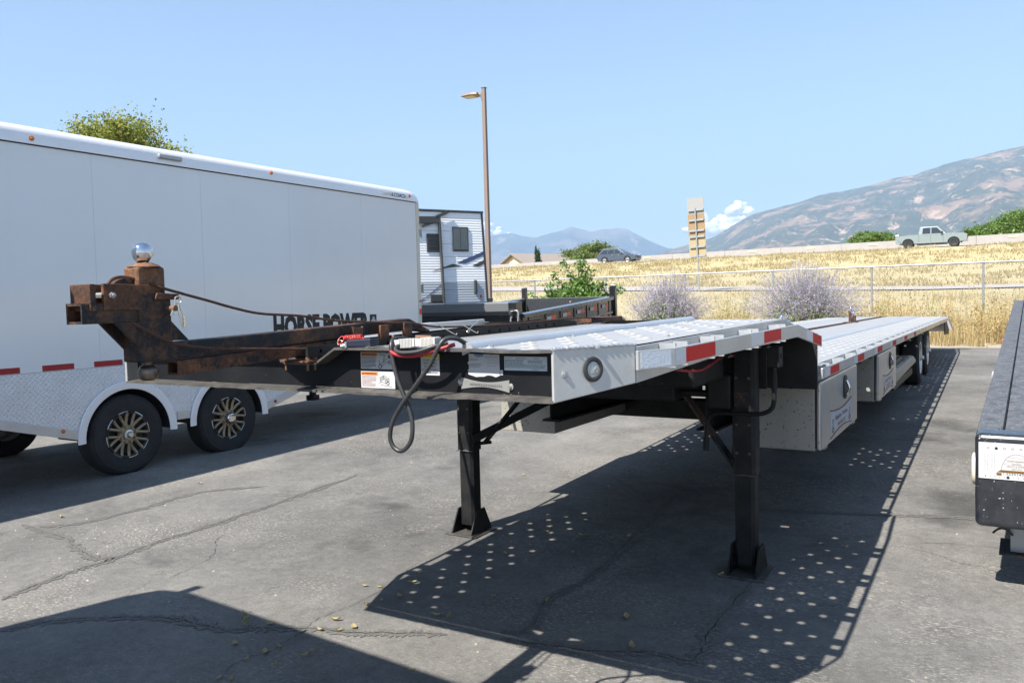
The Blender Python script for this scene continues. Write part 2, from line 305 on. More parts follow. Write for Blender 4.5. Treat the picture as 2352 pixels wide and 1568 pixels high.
# ------------------------------------------------------------------ mesh helpers
INV = {}; FORESHORT = {}   # length factor for a body drawn up at another length
def root_of(o):
    while o.parent is not None: o = o.parent
    return o
class MB:
    def __init__(s): s.v = []; s.f = []; s.m = []
    def add(s, vs_, fs, mi=0):
        k = len(s.v); s.v.extend(tuple(p) for p in vs_)
        for f in fs: s.f.append(tuple(i+k for i in f)); s.m.append(mi)
        return s
    def box(s, x0, x1, y0, y1, z0, z1, mi=0):
        v = [(x, y, z) for z in (z0, z1) for y in (y0, y1) for x in (x0, x1)]
        return s.add(v, [(0,2,3,1),(4,5,7,6),(0,1,5,4),(2,6,7,3),(0,4,6,2),(1,3,7,5)], mi)
    def prism(s, pts, axis, a0, a1, mi=0):
        n = len(pts)
        def P3(p, a): return {'x': (a, p[0], p[1]), 'y': (p[0], a, p[1]), 'z': (p[0], p[1], a)}[axis]
        v = [P3(p, a0) for p in pts] + [P3(p, a1) for p in pts]
        f = [tuple(range(n)), tuple(range(2*n-1, n-1, -1))] + [(i, (i+1) % n, n+(i+1) % n, n+i) for i in range(n)]
        return s.add(v, f, mi)
    def loft(s, A, B, mi=0, cap=True):
        n = len(A); v = list(A)+list(B)
        f = [(i, (i+1) % n, n+(i+1) % n, n+i) for i in range(n)]
        if cap: f += [tuple(range(n)), tuple(range(2*n-1, n-1, -1))]
        return s.add(v, f, mi)
    def bar(s, p0, p1, w_, h, mi=0, up=(0, 0, 1)):
        p0, p1 = Vector(p0), Vector(p1); d = (p1-p0).normalized(); u = Vector(up)
        if abs(d.dot(u)) > .97: u = Vector((0, 1, 0))
        r = d.cross(u).normalized(); u = r.cross(d)
        def q(p): return [p+r*a*w_/2+u*b*h/2 for a, b in ((-1,-1),(1,-1),(1,1),(-1,1))]
        return s.loft(q(p0), q(p1), mi)
    def cyl(s, p0, p1, r0, r1=None, n=16, mi=0, cap=True):
        r1 = r0 if r1 is None else r1
        p0, p1 = Vector(p0), Vector(p1); d = (p1-p0).normalized()
        u = d.orthogonal().normalized(); w_ = d.cross(u)
        c = [(math.cos(2*math.pi*i/n), math.sin(2*math.pi*i/n)) for i in range(n)]
        return s.loft([p0+(u*a+w_*b)*r0 for a, b in c], [p1+(u*a+w_*b)*r1 for a, b in c], mi, cap)
    def tube(s, pts, r, n=8, mi=0, closed=False):
        pts = [Vector(p) for p in pts]; L = len(pts)
        rr = r if isinstance(r, (list, tuple)) else [r]*L
        t0 = (pts[1]-pts[0]).normalized(); u = t0.orthogonal().normalized(); rings = []
        for i, p in enumerate(pts):
            a = pts[i-1] if i > 0 else pts[i]; b = pts[i+1] if i < L-1 else pts[i]
            t = (b-a).normalized(); u = (u - t*u.dot(t)).normalized(); w_ = t.cross(u)
            rings.append([p+(u*math.cos(2*math.pi*k/n)+w_*math.sin(2*math.pi*k/n))*rr[i] for k in range(n)])
        v = [q for g in rings for q in g]; f = []
        for i in range(L-1):
            for k in range(n): f.append((i*n+k, i*n+(k+1) % n, (i+1)*n+(k+1) % n, (i+1)*n+k))
        f += [tuple(range(n-1, -1, -1)), tuple(range((L-1)*n, L*n))]
        return s.add(v, f, mi)
    def lathe(s, prof, o, axis, n=24, mi=0):
        o = Vector(o); d = Vector(axis).normalized(); u = d.orthogonal().normalized(); w_ = d.cross(u)
        v = []; L = len(prof)
        for (r, h) in prof:
            for k in range(n):
                a = 2*math.pi*k/n; v.append(o+d*h+(u*math.cos(a)+w_*math.sin(a))*r)
        f = [(i*n+k, i*n+(k+1) % n, (i+1)*n+(k+1) % n, (i+1)*n+k) for i in range(L-1) for k in range(n)]
        return s.add(v, f, mi)
    def sphere(s, c, r, nu=20, nv=12, mi=0, sz=1):
        prof = [(max(1e-4, r*math.sin(math.pi*j/nv)), -r*sz*math.cos(math.pi*j/nv)) for j in range(nv+1)]
        return s.lathe(prof, c, (0, 0, 1), nu, mi)
    def build(s, name, mats, parent=None, world=True, smooth=None, bevel=0, seg=2, fix=True, fn=None):
        v = s.v
        if fn: v = [fn(*p) for p in v]
        if parent is not None and root_of(parent).name in FORESHORT:
            k_ = FORESHORT[root_of(parent).name]; v = [(p[0], p[1]*k_, p[2]) for p in v]
        if parent is not None and world:
            inv = INV[root_of(parent).name]
            v = [inv @ Vector(p) for p in v]
        me = bpy.data.meshes.new(name); me.from_pydata([tuple(p) for p in v], [], s.f)
        if not isinstance(mats, (list, tuple)): mats = [mats]
        for m_ in mats: me.materials.append(M[m_] if isinstance(m_, str) else m_)
        if len(mats) > 1: me.polygons.foreach_set('material_index', s.m)
        if fix:
            bm = bmesh.new(); bm.from_mesh(me); bmesh.ops.recalc_face_normals(bm, faces=bm.faces); bm.to_mesh(me); bm.free()
        if smooth is not None:
            me.polygons.foreach_set('use_smooth', [True]*len(me.polygons)); me.set_sharp_from_angle(angle=R(smooth))
        me.update()
        o = bpy.data.objects.new(name, me); COL.objects.link(o)
        if parent is not None: o.parent = parent
        if bevel:
            b = o.modifiers.new('edge', 'BEVEL'); b.width = bevel; b.segments = seg; b.limit_method = 'ANGLE'; b.angle_limit = R(38)
            b.harden_normals = False
        return o
def thing(name, label, cat, loc=(0, 0, 0), rot=(0, 0, 0), group=None):
    o = bpy.data.objects.new(name, None); COL.objects.link(o); o.location = loc; o.rotation_euler = rot
    o.empty_display_size = .2
    o['label'] = label; o['category'] = cat
    if group: o['group'] = group
    mw = Matrix.Translation(loc) @ Euler(rot).to_matrix().to_4x4(); INV[o.name] = mw.inverted(); return o
def tag(o, label, cat, group=None):
    o['label'] = label; o['category'] = cat
    if group: o['group'] = group
    INV[o.name] = Matrix.Identity(4); return o
def struct(o, kind='structure'):
    o['kind'] = kind; INV[o.name] = Matrix.Identity(4); return o
def copy_tree(o, parent=None):
    c = o.copy(); COL.objects.link(c); c.parent = parent
    for ch in [x for x in bpy.data.objects if x.parent == o]: copy_tree(ch, c)
    return c
def fast_mesh(name, V, F, mats, mi=None, parent=None, world=True):
    """V (n,3) array, F (m,k) array of equal faces"""
    V = np.asarray(V, dtype=np.float64)
    if parent is not None and world:
        inv = np.array(INV[root_of(parent).name]); V = V @ inv[:3, :3].T + inv[:3, 3]
    me = bpy.data.meshes.new(name); n, k = F.shape
    me.vertices.add(len(V)); me.vertices.foreach_set('co', V.astype(np.float32).ravel())
    me.loops.add(n*k); me.loops.foreach_set('vertex_index', F.astype(np.int32).ravel())
    me.polygons.add(n); me.polygons.foreach_set('loop_start', (np.arange(n)*k).astype(np.int32))
    for m_ in mats: me.materials.append(M[m_])
    if mi is not None: me.polygons.foreach_set('material_index', mi.astype(np.int32))
    me.update(calc_edges=True); me.validate()
    o = bpy.data.objects.new(name, me); COL.objects.link(o)
    if parent is not None: o.parent = parent
    return o
def text(name, body, h, origin, xd, yd, mt, parent, width=None, bold=0, ext=.0006, align='LEFT', world=True):
    """lettering as thin raised print: h = capital height, origin = lower left of the line"""
    cu = bpy.data.curves.new(name, 'FONT'); cu.body = body; cu.size = 1; cu.offset = bold; cu.resolution_u = 2
    ob = bpy.data.objects.new(name, cu); COL.objects.link(ob)
    dg = bpy.context.evaluated_depsgraph_get(); me = bpy.data.meshes.new_from_object(ob.evaluated_get(dg))
    bpy.data.objects.remove(ob); bpy.data.curves.remove(cu)
    n = len(me.vertices); co = np.empty(n*3); me.vertices.foreach_get('co', co); co = co.reshape(-1, 3)
    x0, x1 = co[:, 0].min(), co[:, 0].max()
    sy = h/.70; sx = sy if width is None else width/(x1-x0)
    xd, yd = np.array(xd, float), np.array(yd, float); nd = np.cross(xd, yd)
    xs = (co[:, 0]-x0)*sx
    if align == 'CENTER': xs = xs-(x1-x0)*sx/2
    W = np.array(origin)+np.outer(xs, xd)+np.outer(co[:, 1]*sy, yd)+nd*ext
    if parent is not None and world:
        inv = np.array(INV[root_of(parent).name]); W = W @ inv[:3, :3].T + inv[:3, 3]
    me.vertices.foreach_set('co', W.ravel()); me.materials.clear(); me.materials.append(M[mt]); me.update()
    o = bpy.data.objects.new(name, me); COL.objects.link(o)
    if parent is not None: o.parent = parent
    return o
def smoothpath(pts, sub=6):
    pts = [Vector(p) for p in pts]; out = []
    for i in range(len(pts)-1):
        p0 = pts[max(0, i-1)]; p1 = pts[i]; p2 = pts[i+1]; p3 = pts[min(len(pts)-1, i+2)]
        for k in range(sub):
            t = k/sub
            out.append(.5*((2*p1)+(-p0+p2)*t+(2*p0-5*p1+4*p2-p3)*t*t+(-p0+3*p1-3*p2+p3)*t**3))
    out.append(pts[-1]); return out

# ------------------------------------------------------------------ terrain
def lot(y): return 0.0 if y < 4 else .018*(y-4)
PROF = [(21.0, .306), (25.9, .42), (32, .85), (40, 1.35), (45.5, 1.66), (52.5, 1.86), (56, 2.05), (66, 3.5), (77, 5.22), (79.5, 5.42), (82, 5.53), (91, 5.56), (95, 5.2), (112, 1.5), (140, 1.2), (400, 1.0), (3000, 3), (30000, 15)]
def ter(x, y):
    if y <= 21: return lot(y)
    for (a, za), (b, zb) in zip(PROF, PROF[1:]):
        if y <= b:
            z = za+(zb-za)*(y-a)/(b-a); break
    else: z = PROF[-1][1]
    # the ground beyond the fence climbs towards the left
    if 30 < y < 78: z += max(0, min(1.0, (-x-4)*.03))*math.sin(math.pi*min(1, max(0, (y-30)/48)))
    return z
def sheet(name, xs, ys, mt, dz=0, kind='structure', under=0):
    V = []; nx = len(xs)
    for y in ys:
        for x in xs:
            V.append((x, y, ter(x, y)+dz-(under if y < 20.9 else 0)))
    F = [(j*nx+i, j*nx+i+1, (j+1)*nx+i+1, (j+1)*nx+i) for j in range(len(ys)-1) for i in range(nx-1)]
    b = MB(); b.add(V, F); o = b.build(name, mt, smooth=180, fix=False); struct(o, kind); return o
def lin(a, b, n): return [a+(b-a)*i/n for i in range(n+1)]
ground = sheet('ground', [-40000, -3000, -400]+lin(-140, 80, 60)+[400, 3000, 40000], [-40000, -400, -60]+lin(-30, 20, 10)+[20.8, 20.95]+lin(21, 78, 60)+lin(79, 112, 33)+[140, 400, 3000, 40000], 'dryground', -.012, under=.12)
asphalt = sheet('parking_lot', lin(-70, 45, 46), lin(-45, 3, 30)+lin(4, 21.1, 18), 'asphalt')
verge = sheet('gravel_verge', lin(-60, 40, 200), [20.75, 21.1, 21.6, 22.2], 'gravel', .006)
for vv in verge.data.vertices:
    if vv.co.y > 22: vv.co.y += random.uniform(-.5, .5); vv.co.z -= .03
road = sheet('frontage_road', lin(-260, 200, 120), [45.8, 47, 49, 51, 52.2], 'roadgrey', .05)
freeway = sheet('freeway', lin(-420, 420, 60), [82.0, 84, 86, 88, 91], 'roadgrey', .05)

# sealed cracks: a band of old sealant with the open crack in it
CR = [[(-4.72,2.32),(-4.76,2.49),(-4.84,2.8),(-4.84,3.04),(-4.92,3.43),(-4.92,3.73),(-4.94,4.08),(-4.94,4.38),(-4.99,4.97),(-5.03,5.58)],[(-4.26,2.08),(-4.21,2.2),(-4.15,2.28),(-4.02,2.39),(-3.68,2.57),(-3.49,2.61),(-3.27,2.62),(-3.09,2.72),(-2.88,2.83),(-2.65,2.9),(-2.46,3.0),(-2.25,3.08)],[(-6.28,3.26),(-5.65,3.19),(-5.28,3.08),(-4.95,3.01),(-4.87,3.1)],[(-6.1,3.28),(-5.91,3.47),(-5.86,3.86),(-5.89,4.5),(-5.49,4.93)],[(-2.84,2.22),(-2.91,2.42),(-2.87,2.54),(-2.9,2.79),(-2.93,2.96),(-2.93,3.39),(-3.06,3.98)],[(-4.18,2.96),(-4.21,3.12),(-4.32,3.4),(-4.58,3.65),(-4.66,3.79)],[(-2.04,3.22),(-1.94,3.34),(-2.03,3.69),(-1.99,4.09),(-2.04,4.73),(-2.15,5.66),(-2.14,6.16)],[(-2.0,3.16),(-1.8,3.18),(-1.58,3.24),(-1.3,3.34),(-1.14,3.35),(-1.14,3.47),(-1.17,3.77),(-1.18,4.18),(-1.16,4.41)],[(-2.89,6.43),(-2.42,5.97),(-1.95,5.95),(-1.44,5.91),(-.72,6.07),(-.38,6.19),(.14,6.28),(2.5,6.6)],[(-.57,5.41),(-.39,5.35),(-.19,5.23),(-.04,5.17),(.11,5.02),(.9,4.4)],[(-1.11,4.83),(-.9,5.02),(-.71,5.34)],[(-.52,5.43),(-.28,5.57),(-.05,5.6),(.5,5.7)],[(-5.11,5.66),(-4.96,6.68),(-4.75,7.8),(-3.81,8.44)],[(-3.97,7.19),(-3.59,7.96),(-3.49,8.71),(-3.38,9.57)]]
def ribbon(pts, w0, w1, dz, mt, name, jit):
    P_ = smoothpath([(x, y, 0) for x, y in pts], 14); V = []; F = []; lat = 0.0
    for i, p in enumerate(P_):
        a = P_[max(0, i-1)]; b = P_[min(len(P_)-1, i+1)]; d = (b-a).normalized(); n_ = Vector((-d.y, d.x, 0))
        lat = lat*.8+random.uniform(-jit, jit)
        ww = random.uniform(w0, w1)/2*min(1, .15+min(i, len(P_)-1-i)/8)
        for s_ in (-1, 1):
            q = p+n_*(lat+s_*ww*random.uniform(.6, 1.4)); V.append((q.x, q.y, lot(q.y)+dz))
    F = [(2*i, 2*i+1, 2*i+3, 2*i+2) for i in range(len(P_)-1)]
    b = MB(); b.add(V, F); return b.build(name, mt, asphalt, fix=False)
for k, c in enumerate(CR):
    random.seed(100+k)
    if k in (0, 1, 2, 3, 6, 7, 8): ribbon(c, .03, .10, .003, 'sealant', 'crack_sealant', .007)
    random.seed(100+k)
    ribbon(c, .001, .008 if k in (0, 1, 7) else .0045, .005, 'crack', 'crack', .007)

# ------------------------------------------------------------------ mountains, built at their distance
def interp(tab, a):
    if a <= tab[0][0]: return tab[0][1]
    for (p, q), (r_, s_) in zip(tab, tab[1:]):
        if a <= r_:
            t = (a-p)/(r_-p); return q+(s_-q)*t
    return tab[-1][1]
def fbm(x, y, o=5, seed=0):
    v = 0; amp = .5; f = 1
    for k in range(o):
        a = math.sin(x*f*1.7+seed*3.1+k*1.3)*math.cos(y*f*1.3-seed+k*2.1)+math.sin((x+y)*f*1.1+k+seed*1.7)*.6
        v += amp*a; amp *= .5; f *= 2.03
    return v
from mathutils import noise as mnoise
def mountain(name, tab, r0, r1, az0, az1, na, nr, mt, seed, fs, label):
    """a range in its own place: foot at r0, crest line at r1, spurs and gullies between"""
    V = []
    for j in range(nr+1):
        sft = 1.25*j/nr; r = r0+(r1-r0)*sft
        for i in range(na+1):
            az = az0+(az1-az0)*i/na; a = R(az); top = interp(tab, az)
            x, y = r*math.sin(a), r*math.cos(a)
            prof = sft if sft <= 1 else 1-(sft-1)*1.6
            p = Vector((x*fs, y*fs*.55, seed*7.3))
            rd = mnoise.ridged_multi_fractal(p, 1.0, 2.1, 6, 1.0, 2.0)*.5      # about 0..1.3
            fine = mnoise.fractal(p*5.0, 1.0, 2.0, 4)
            carve = .55*max(0, 1-min(1, sft)**2.2)+.035
            z = top*r1*max(0, prof)**1.05*(1+carve*(rd-.95)+.05*fine*(1.1-min(1, sft)))
            V.append((x, y, max(-2, z)))
    n = na+1
    F = np.array([(j*n+i, j*n+i+1, (j+1)*n+i+1, (j+1)*n+i) for j in range(nr) for i in range(na)])
    o = fast_mesh(name, np.array(V), F, [mt]); struct(o); o['label'] = label
    o.data.polygons.foreach_set('use_smooth', [True]*len(o.data.polygons)); return o
FAR = [(-75, .05), (-50, .07), (-42, .074), (-37.38, .0815), (-34, .083), (-32.28, .0835), (-30.84, .0856), (-30, .081), (-29.18, .0795), (-28.26, .0844), (-27.4, .0865), (-26.67, .092), (-26.1, .0885), (-25.22, .0844), (-24.6, .087), (-24.02, .0868), (-23.4, .0878), (-22.82, .0861), (-21.64, .0743), (-20.02, .0613), (-18.13, .0564), (-15.26, .057), (-5, .06), (20, .06)]
NEAR = [(-23, .012), (-21.8, .036), (-21.07, .053), (-19.88, .0591), (-18.12, .0675), (-16.96, .0725), (-15.53, .0868), (-14.4, .097), (-12.73, .1044), (-11.63, .1082), (-10.29, .115), (-8.97, .1168), (-7.42, .1216), (-5.65, .1281), (-4.67, .1299), (-3.46, .135), (-2.04, .1425), (-.44, .148), (1.15, .153), (6, .172), (14, .20), (24, .21), (40, .18), (60, .12)]
mountain('mountain_range', FAR, 8500, 11500, -70, 10, 520, 70, 'mtfar', 2, .0011, 'pale blue jagged range along the horizon')
mountain('mountain_slope', NEAR, 3000, 6600, -23, 45, 640, 150, 'mtnear', 5, .0016, 'scrub covered slope climbing out to the right')

# small cumulus far behind the ranges
def cloud(az, el, wdeg, hdeg, seed, label):
    D = 16500; rs = random.Random(seed); b = MB(); a0 = R(az)
    for k in range(34):
        u = rs.uniform(-1, 1); h = rs.random()**1.4*(1-abs(u)**1.6)
        da = a0+R(wdeg)/2*u; z = D*el+(h-.35)*D*R(hdeg)
        rr = D*R(hdeg)*rs.uniform(.2, .42)*(1-.5*abs(u))
        prof = [(max(1, rr*math.sin(math.pi*j/14)), -rr*.8*math.cos(math.pi*j/14)) for j in range(15)]
        c = (D*math.sin(da)+rs.uniform(-300, 300), D*math.cos(da), z)
        s0 = len(b.v); b.lathe(prof, c, (0, 0, 1), 22)
        b.v[s0:] = [(x+mnoise.fractal(Vector((x, y, z_))*.006, 1, 2, 4)*rr*.35, y, z_+mnoise.fractal(Vector((x, y, z_+900))*.006, 1, 2, 4)*rr*.35) for x, y, z_ in b.v[s0:]]
    o = b.build('cloud', 'cloud', smooth=180); struct(o); o['label'] = label
cloud(-16.3, .0905, 3.3, 1.7, 3, 'white cumulus cloud over the mountain shoulder')
cloud(-32.5, .0885, 1.5, 1.0, 8, 'small white cloud beside the lamp post')
# ------------------------------------------------------------------ the step deck gooseneck trailer
GT = thing('step_deck_trailer', 'long aluminium step deck trailer on black landing legs in the middle', 'trailer', (-2.1, 2.05, 0))
XC = -2.1
def up_(x, y, z): return (x, y, z+.010*(y-2.05))
def lo_(x, y, z): return (x, y, z-.0063*(y-5.0))
ZU, ZL = 1.427, 1.152
COLS = [-1.366, -1.288, -1.210, -1.132, -1.054]
def chx(y): return -.965 if y >= 2.33 else -1.10+(y-2.05)/.28*.135
def deck(mir, rows, x_in, x_out, z, name, fn, y0, y1, clip):
    b = MB(); edges = [x_in, -1.405, -1.327, -1.249, -1.171, -1.093, -1.015, x_out]
    def fx(x, y):
        if clip: x = min(x, chx(y))
        return (-4.2-x) if mir else x
    def quad(xa, xb, ya, yb):
        if clip and xa >= chx(yb)-.001: return
        b.add([(fx(xa, ya), ya, z), (fx(xb, ya), ya, z), (fx(xb, yb), yb, z), (fx(xa, yb), yb, z)], [(0, 1, 2, 3)])
    ys = [(r_-.0652, r_+.0652) for r_ in rows]
    for k, (ya, yb) in enumerate(ys):
        for c in range(-1, 6):
            xa, xb = edges[c+1], edges[c+2]
            hole = 0 <= c <= 4 and (k+c) % 2 == 0 and not (clip and xb+.01 > chx(ya))
            if not hole: quad(xa, xb, ya, yb); continue
            cx, cy = COLS[c], (ya+yb)/2; per = []
            for t in (0, .25, .5, .75): per.append((xa+(xb-xa)*t, ya))
            for t in (0, .25, .5, .75): per.append((xb, ya+(yb-ya)*t))
            for t in (0, .25, .5, .75): per.append((xb-(xb-xa)*t, yb))
            for t in (0, .25, .5, .75): per.append((xa, yb-(yb-ya)*t))
            n = 16; V = [(fx(x, y), y, z) for x, y in per]
            ang = [math.atan2((y-cy), (x-cx)*1.6) for x, y in per]
            # dimpled hole: outer foot, raised lip, inner drop
            for rad, dz in ((.031, 0), (.0255, .0036), (.019, .0044), (.0168, .001)):
                V += [(fx(cx+rad*math.cos(a), 9), cy+rad*math.sin(a), z+dz) for a in ang]
            F = [(j*n+i, j*n+(i+1) % n, (j+1)*n+(i+1) % n, (j+1)*n+i) for j in range(4) for i in range(n)]
            b.add(V, F)
    if y0 < ys[0][0]: quad(x_in, x_out, y0, ys[0][0])
    if y1 > ys[-1][1]: quad(x_in, x_out, ys[-1][1], y1)
    # side edge turned down
    return b.build(name, 'aludeck', GT, fix=True, fn=fn)
UR = [2.1185+.1305*k for k in range(17)]
LR = [5.165+.1305*k for k in range(104)]
for mir in (0, 1):
    mx = (lambda x: -4.2-x) if mir else (lambda x: x)
    deck(mir, UR, -1.43, -.965, ZU, 'deck_plate', up_, 2.05, 4.35, True)
    deck(mir, LR, -1.43, -.965, ZL, 'deck_plate', lo_, 5.05, 18.8, False)
    # slope from the upper deck down to the step
    b = MB(); xs = sorted((mx(-1.98), mx(-.965)))
    b.add([(xs[0], 4.35, 1.450), (xs[1], 4.35, 1.450), (xs[1], 5.0, 1.350), (xs[0], 5.0, 1.350)], [(0, 1, 2, 3)])
    b.add([(xs[0], 4.35, 1.446), (xs[1], 4.35, 1.446), (xs[1], 5.0, 1.346), (xs[0], 5.0, 1.346)], [(0, 3, 2, 1)])
    b.build('slope_plate', 'aludeck', GT)
    # raised tread plate with a rounded edge, upper deck
    pr = [(-1.405, ZU+.001), (-1.408, ZU+.010), (-1.418, ZU+.018), (-1.432, ZU+.022), (-1.445, ZU+.019), (-1.445, ZU-.020), (-1.405, ZU-.004)]
    b = MB(); b.prism([(mx(x), z) for x, z in pr], 'y', 2.10, 4.26); b.build('rounded_edge', 'alu', GT, smooth=60, fn=up_)
    b = MB(); b.box(*sorted((mx(-1.4455), mx(-2.0365))), 2.13, 4.22, ZU-.028, ZU-.014); b.build('tread_plate', 'treaddeck', GT, fn=up_)
    # lower deck: raised plain centre plate with ridge
    b = MB(); b.prism([(mx(-1.43), ZL+.001), (mx(-1.445), ZL+.016), (mx(-1.475), ZL+.016), (mx(-1.49), ZL+.004)], 'y', 5.06, 18.8); b.build('rounded_edge', 'alu', GT, smooth=60, fn=lo_)
    b = MB(); b.box(*sorted((mx(-1.487), mx(-2.048))), 5.06, 18.8, ZL+.002, ZL+.012); b.build('centre_plate', 'aludeck', GT, fn=lo_)
    # side skirts of both decks
    b = MB(); b.prism([(2.345, 1.425), (4.35, 1.449), (5.0, 1.349), (5.0, 1.30), (4.40, 1.375), (2.345, 1.312)], 'x', *sorted((mx(-.972), mx(-.962)))); b.build('side_skirt', 'aluplate', GT, bevel=.002)
    b = MB(); b.box(*sorted((mx(-.975), mx(-.962))), 5.02, 18.8, ZL-.10, ZL+.001); b.build('side_skirt', 'aluplate', GT, bevel=.002, fn=lo_)
    # nose corner plate
    A, B = (-1.098, 2.052), (-.963, 2.338); dx, dy = .010*.9, -.010*.43
    b = MB(); pts = [A, B, (B[0]-dx, B[1]-dy), (A[0]-dx, A[1]-dy)]
    lo_z = [1.277, 1.312, 1.312, 1.277]; hi_z = [1.433, 1.435, 1.435, 1.433]
    b.loft([(mx(p[0]), p[1], z) for p, z in zip(pts, lo_z)], [(mx(p[0]), p[1], z) for p, z in zip(pts, hi_z)])
    corner = b.build('corner_plate', 'aluplate', GT, bevel=.003)
    def cp(t, z, out=0.0): # point on the corner plate, out along its normal
        return Vector((mx(A[0]+(B[0]-A[0])*t+.904*out), A[1]+(B[1]-A[1])*t-.427*out, z))
    nrm = Vector((.904 if not mir else -.904, -.427, 0))
    b = MB(); random.seed(3)
    pp = [cp(t/40, 1.4335+random.uniform(-.0008, .0012), .001) for t in range(41)]
    b.tube(pp, [.0048+.0018*math.sin(t*2.1) for t in range(41)], 8); b.build('weld_bead', 'weld', corner, smooth=60)
    c = cp(.46, 1.366, 0)
    b = MB(); b.lathe([(.019, 0), (.0365, .001), (.0375, .004), (.034, .007), (.027, .008), (.024, .0065), (.0235, .004)], c, nrm, 40)
    bz = b.build('marker_light', 'plasticblk', corner, smooth=40)
    b = MB(); b.lathe([(.0001, .0062), (.012, .0058), (.0236, .0042), (.0236, .003)], c, nrm, 32); b.build('marker_lens', 'lens', corner, smooth=40)
    c = cp(.13, 1.357, 0); b = MB(); b.cyl(c, c+nrm*.003, .0105, n=20); b.cyl(c+nrm*.003, c+nrm*.006, .0072, n=6); b.build('bolt', 'galv', corner)
    # rub rail: flat bar stood off the deck on stake pockets
    XR = -.905
    def railbar(yz, name, mt='alu', w0=-.905, w1=-.894):
        b = MB(); b.prism(yz, 'x', *sorted((mx(w0), mx(w1)))); return b.build(name, mt, GT, bevel=.0015)
    b = MB(); q = [(-.962, 2.335), (-.903, 2.50), (-.893, 2.497), (-.952, 2.332)]
    b.loft([(mx(x), y, 1.352) for x, y in q], [(mx(x), y, 1.412) for x, y in q]); b.build('rub_rail', 'alu', GT, bevel=.0015)
    railbar([(2.499, 1.3525), (4.35, 1.356), (4.35, 1.420), (2.499, 1.4115)], 'rub_rail')
    railbar([(4.351, 1.356), (5.0, 1.268), (5.0, 1.330), (4.351, 1.420)], 'rub_rail')
    railbar([(5.02, 1.074), (18.8, 1.074-.0063*13.8), (18.8, 1.138-.0063*13.8), (5.02, 1.138)], 'rub_rail')
    def pocket(y, z0, z1, fn=None):
        b = MB(); b.prism([(mx(u), y+v) for u, v in ((-.9615, -.065), (-.9055, -.065), (-.9055, -.053), (-.956, -.053), (-.956, .053), (-.9055, .053), (-.9055, .065), (-.9615, .065))], 'z', z0, z1)
        b.build('stake_pocket', 'alu', GT, fn=fn)
    for y in (2.60, 3.02, 3.54, 4.06): pocket(y, 1.345, 1.424+.004*(y-2.5))
    k = 0
    while 5.25+.53*k < 18.6:
        y = 5.25+.53*k; k += 1; pocket(y, 1.068, 1.150, lo_)
    # reflective tape on the rail
    def tape(y0, y1, z0, z1, mt, dz=0.0):
        b = MB(); b.prism([(y0, z0), (y1, z0+dz*(y1-y0)), (y1, z1+dz*(y1-y0)), (y0, z1)], 'x', *sorted((mx(-.894), mx(-.8932))))
        b.build('reflective_tape', mt, GT)
    if not mir:
        b = MB(); q = [(-.9475, 2.343), (-.8992, 2.478), (-.8984, 2.4778), (-.9467, 2.3427)]
        b.loft([(x, y, 1.357) for x, y in q], [(x, y, 1.407) for x, y in q]); b.build('reflective_tape', 'whitetape', GT)
    tape(2.505, 2.605, 1.357, 1.407, 'whitetape', .0045); tape(2.607, 2.93, 1.3575, 1.4075, 'redtape', .0045)
    tape(3.43, 3.645, 1.361, 1.412, 'whitetape', .0045); tape(3.647, 3.97, 1.362, 1.413, 'redtape', .0045)
    tape(4.56, 4.735, 1.333, 1.386, 'whitetape', -.137); tape(4.737, 4.985, 1.309, 1.362, 'redtape', -.137)
    for k in range(12):
        y = 5.27+1.12*k
        if y > 18.2: break
        zt = 1.138-.0063*(y-5)
        tape(y-.17, y-.004, zt-.056, zt-.008, 'whitetape', -.0063); tape(y, y+.32, zt-.057, zt-.009, 'redtape' if k < 6 else 'amber', -.0063)

# front channel: web set back behind two flanges, cut down where the hitch arm passes
b = MB()
web = [(-1.10, 1.290), (-1.10, 1.426), (-1.935, 1.426), (-2.028, 1.373), (-2.172, 1.373), (-2.265, 1.426), (-3.10, 1.426), (-3.10, 1.290)]
b.prism(web, 'y', 2.110, 2.118); web_o = b.build('front_channel', 'blackface', GT)
lip = [(-1.10, 1.4305), (-1.15, 1.4285), (-1.28, 1.4275), (-1.36, 1.4305), (-1.935, 1.4315), (-2.028, 1.378), (-2.172, 1.378), (-2.265, 1.4315), (-2.7, 1.430), (-3.10, 1.430)]
b = MB()
for (x0, z0), (x1, z1) in zip(lip, lip[1:]):
    b.loft([(x0, 2.05, z0-.008), (x0, 2.05, z0), (x0, 2.118, z0), (x0, 2.118, z0-.008)], [(x1, 2.05, z1-.008), (x1, 2.05, z1), (x1, 2.118, z1), (x1, 2.118, z1-.008)])
b.build('upper_flange', 'blacklip', web_o)
b = MB(); N = 60; random.seed(12); pv = None
for i in range(N+1):
    x = -1.10-2.0*i/N; jy = random.uniform(0, .004)+(.012 if 1.36 < -x < 1.62 and i % 3 == 0 else 0); jz = random.uniform(-.0012, .0012)-(.004 if 1.5 < -x < 1.7 else 0)
    ring = [(x, 2.050+jy, 1.276+jz), (x, 2.050+jy, 1.284+jz), (x, 2.1095, 1.289), (x, 2.1095, 1.276)]
    if pv: b.loft(pv, ring, cap=(i in (1, N)))
    pv = ring
b.build('lower_flange', 'blacklip', web_o, fix=True)
# saddle plate bolted in the notch
b = MB(); b.box(-2.165, -2.03, 2.02, 2.20, 1.379, 1.3865); b.build('saddle_plate', 'rust', GT, bevel=.002)
for bx, by in ((-2.045, 2.035), (-2.15, 2.035), (-2.045, 2.07)):
    b = MB(); b.cyl((bx, by, 1.3865), (bx, by, 1.398), .009, n=6); b.cyl((bx, by, 1.398), (bx, by, 1.408), .0045, n=10); b.cyl((bx, by, 1.352), (bx, by, 1.379), .0042, n=10); b.build('bolt', 'rustbolt', GT)

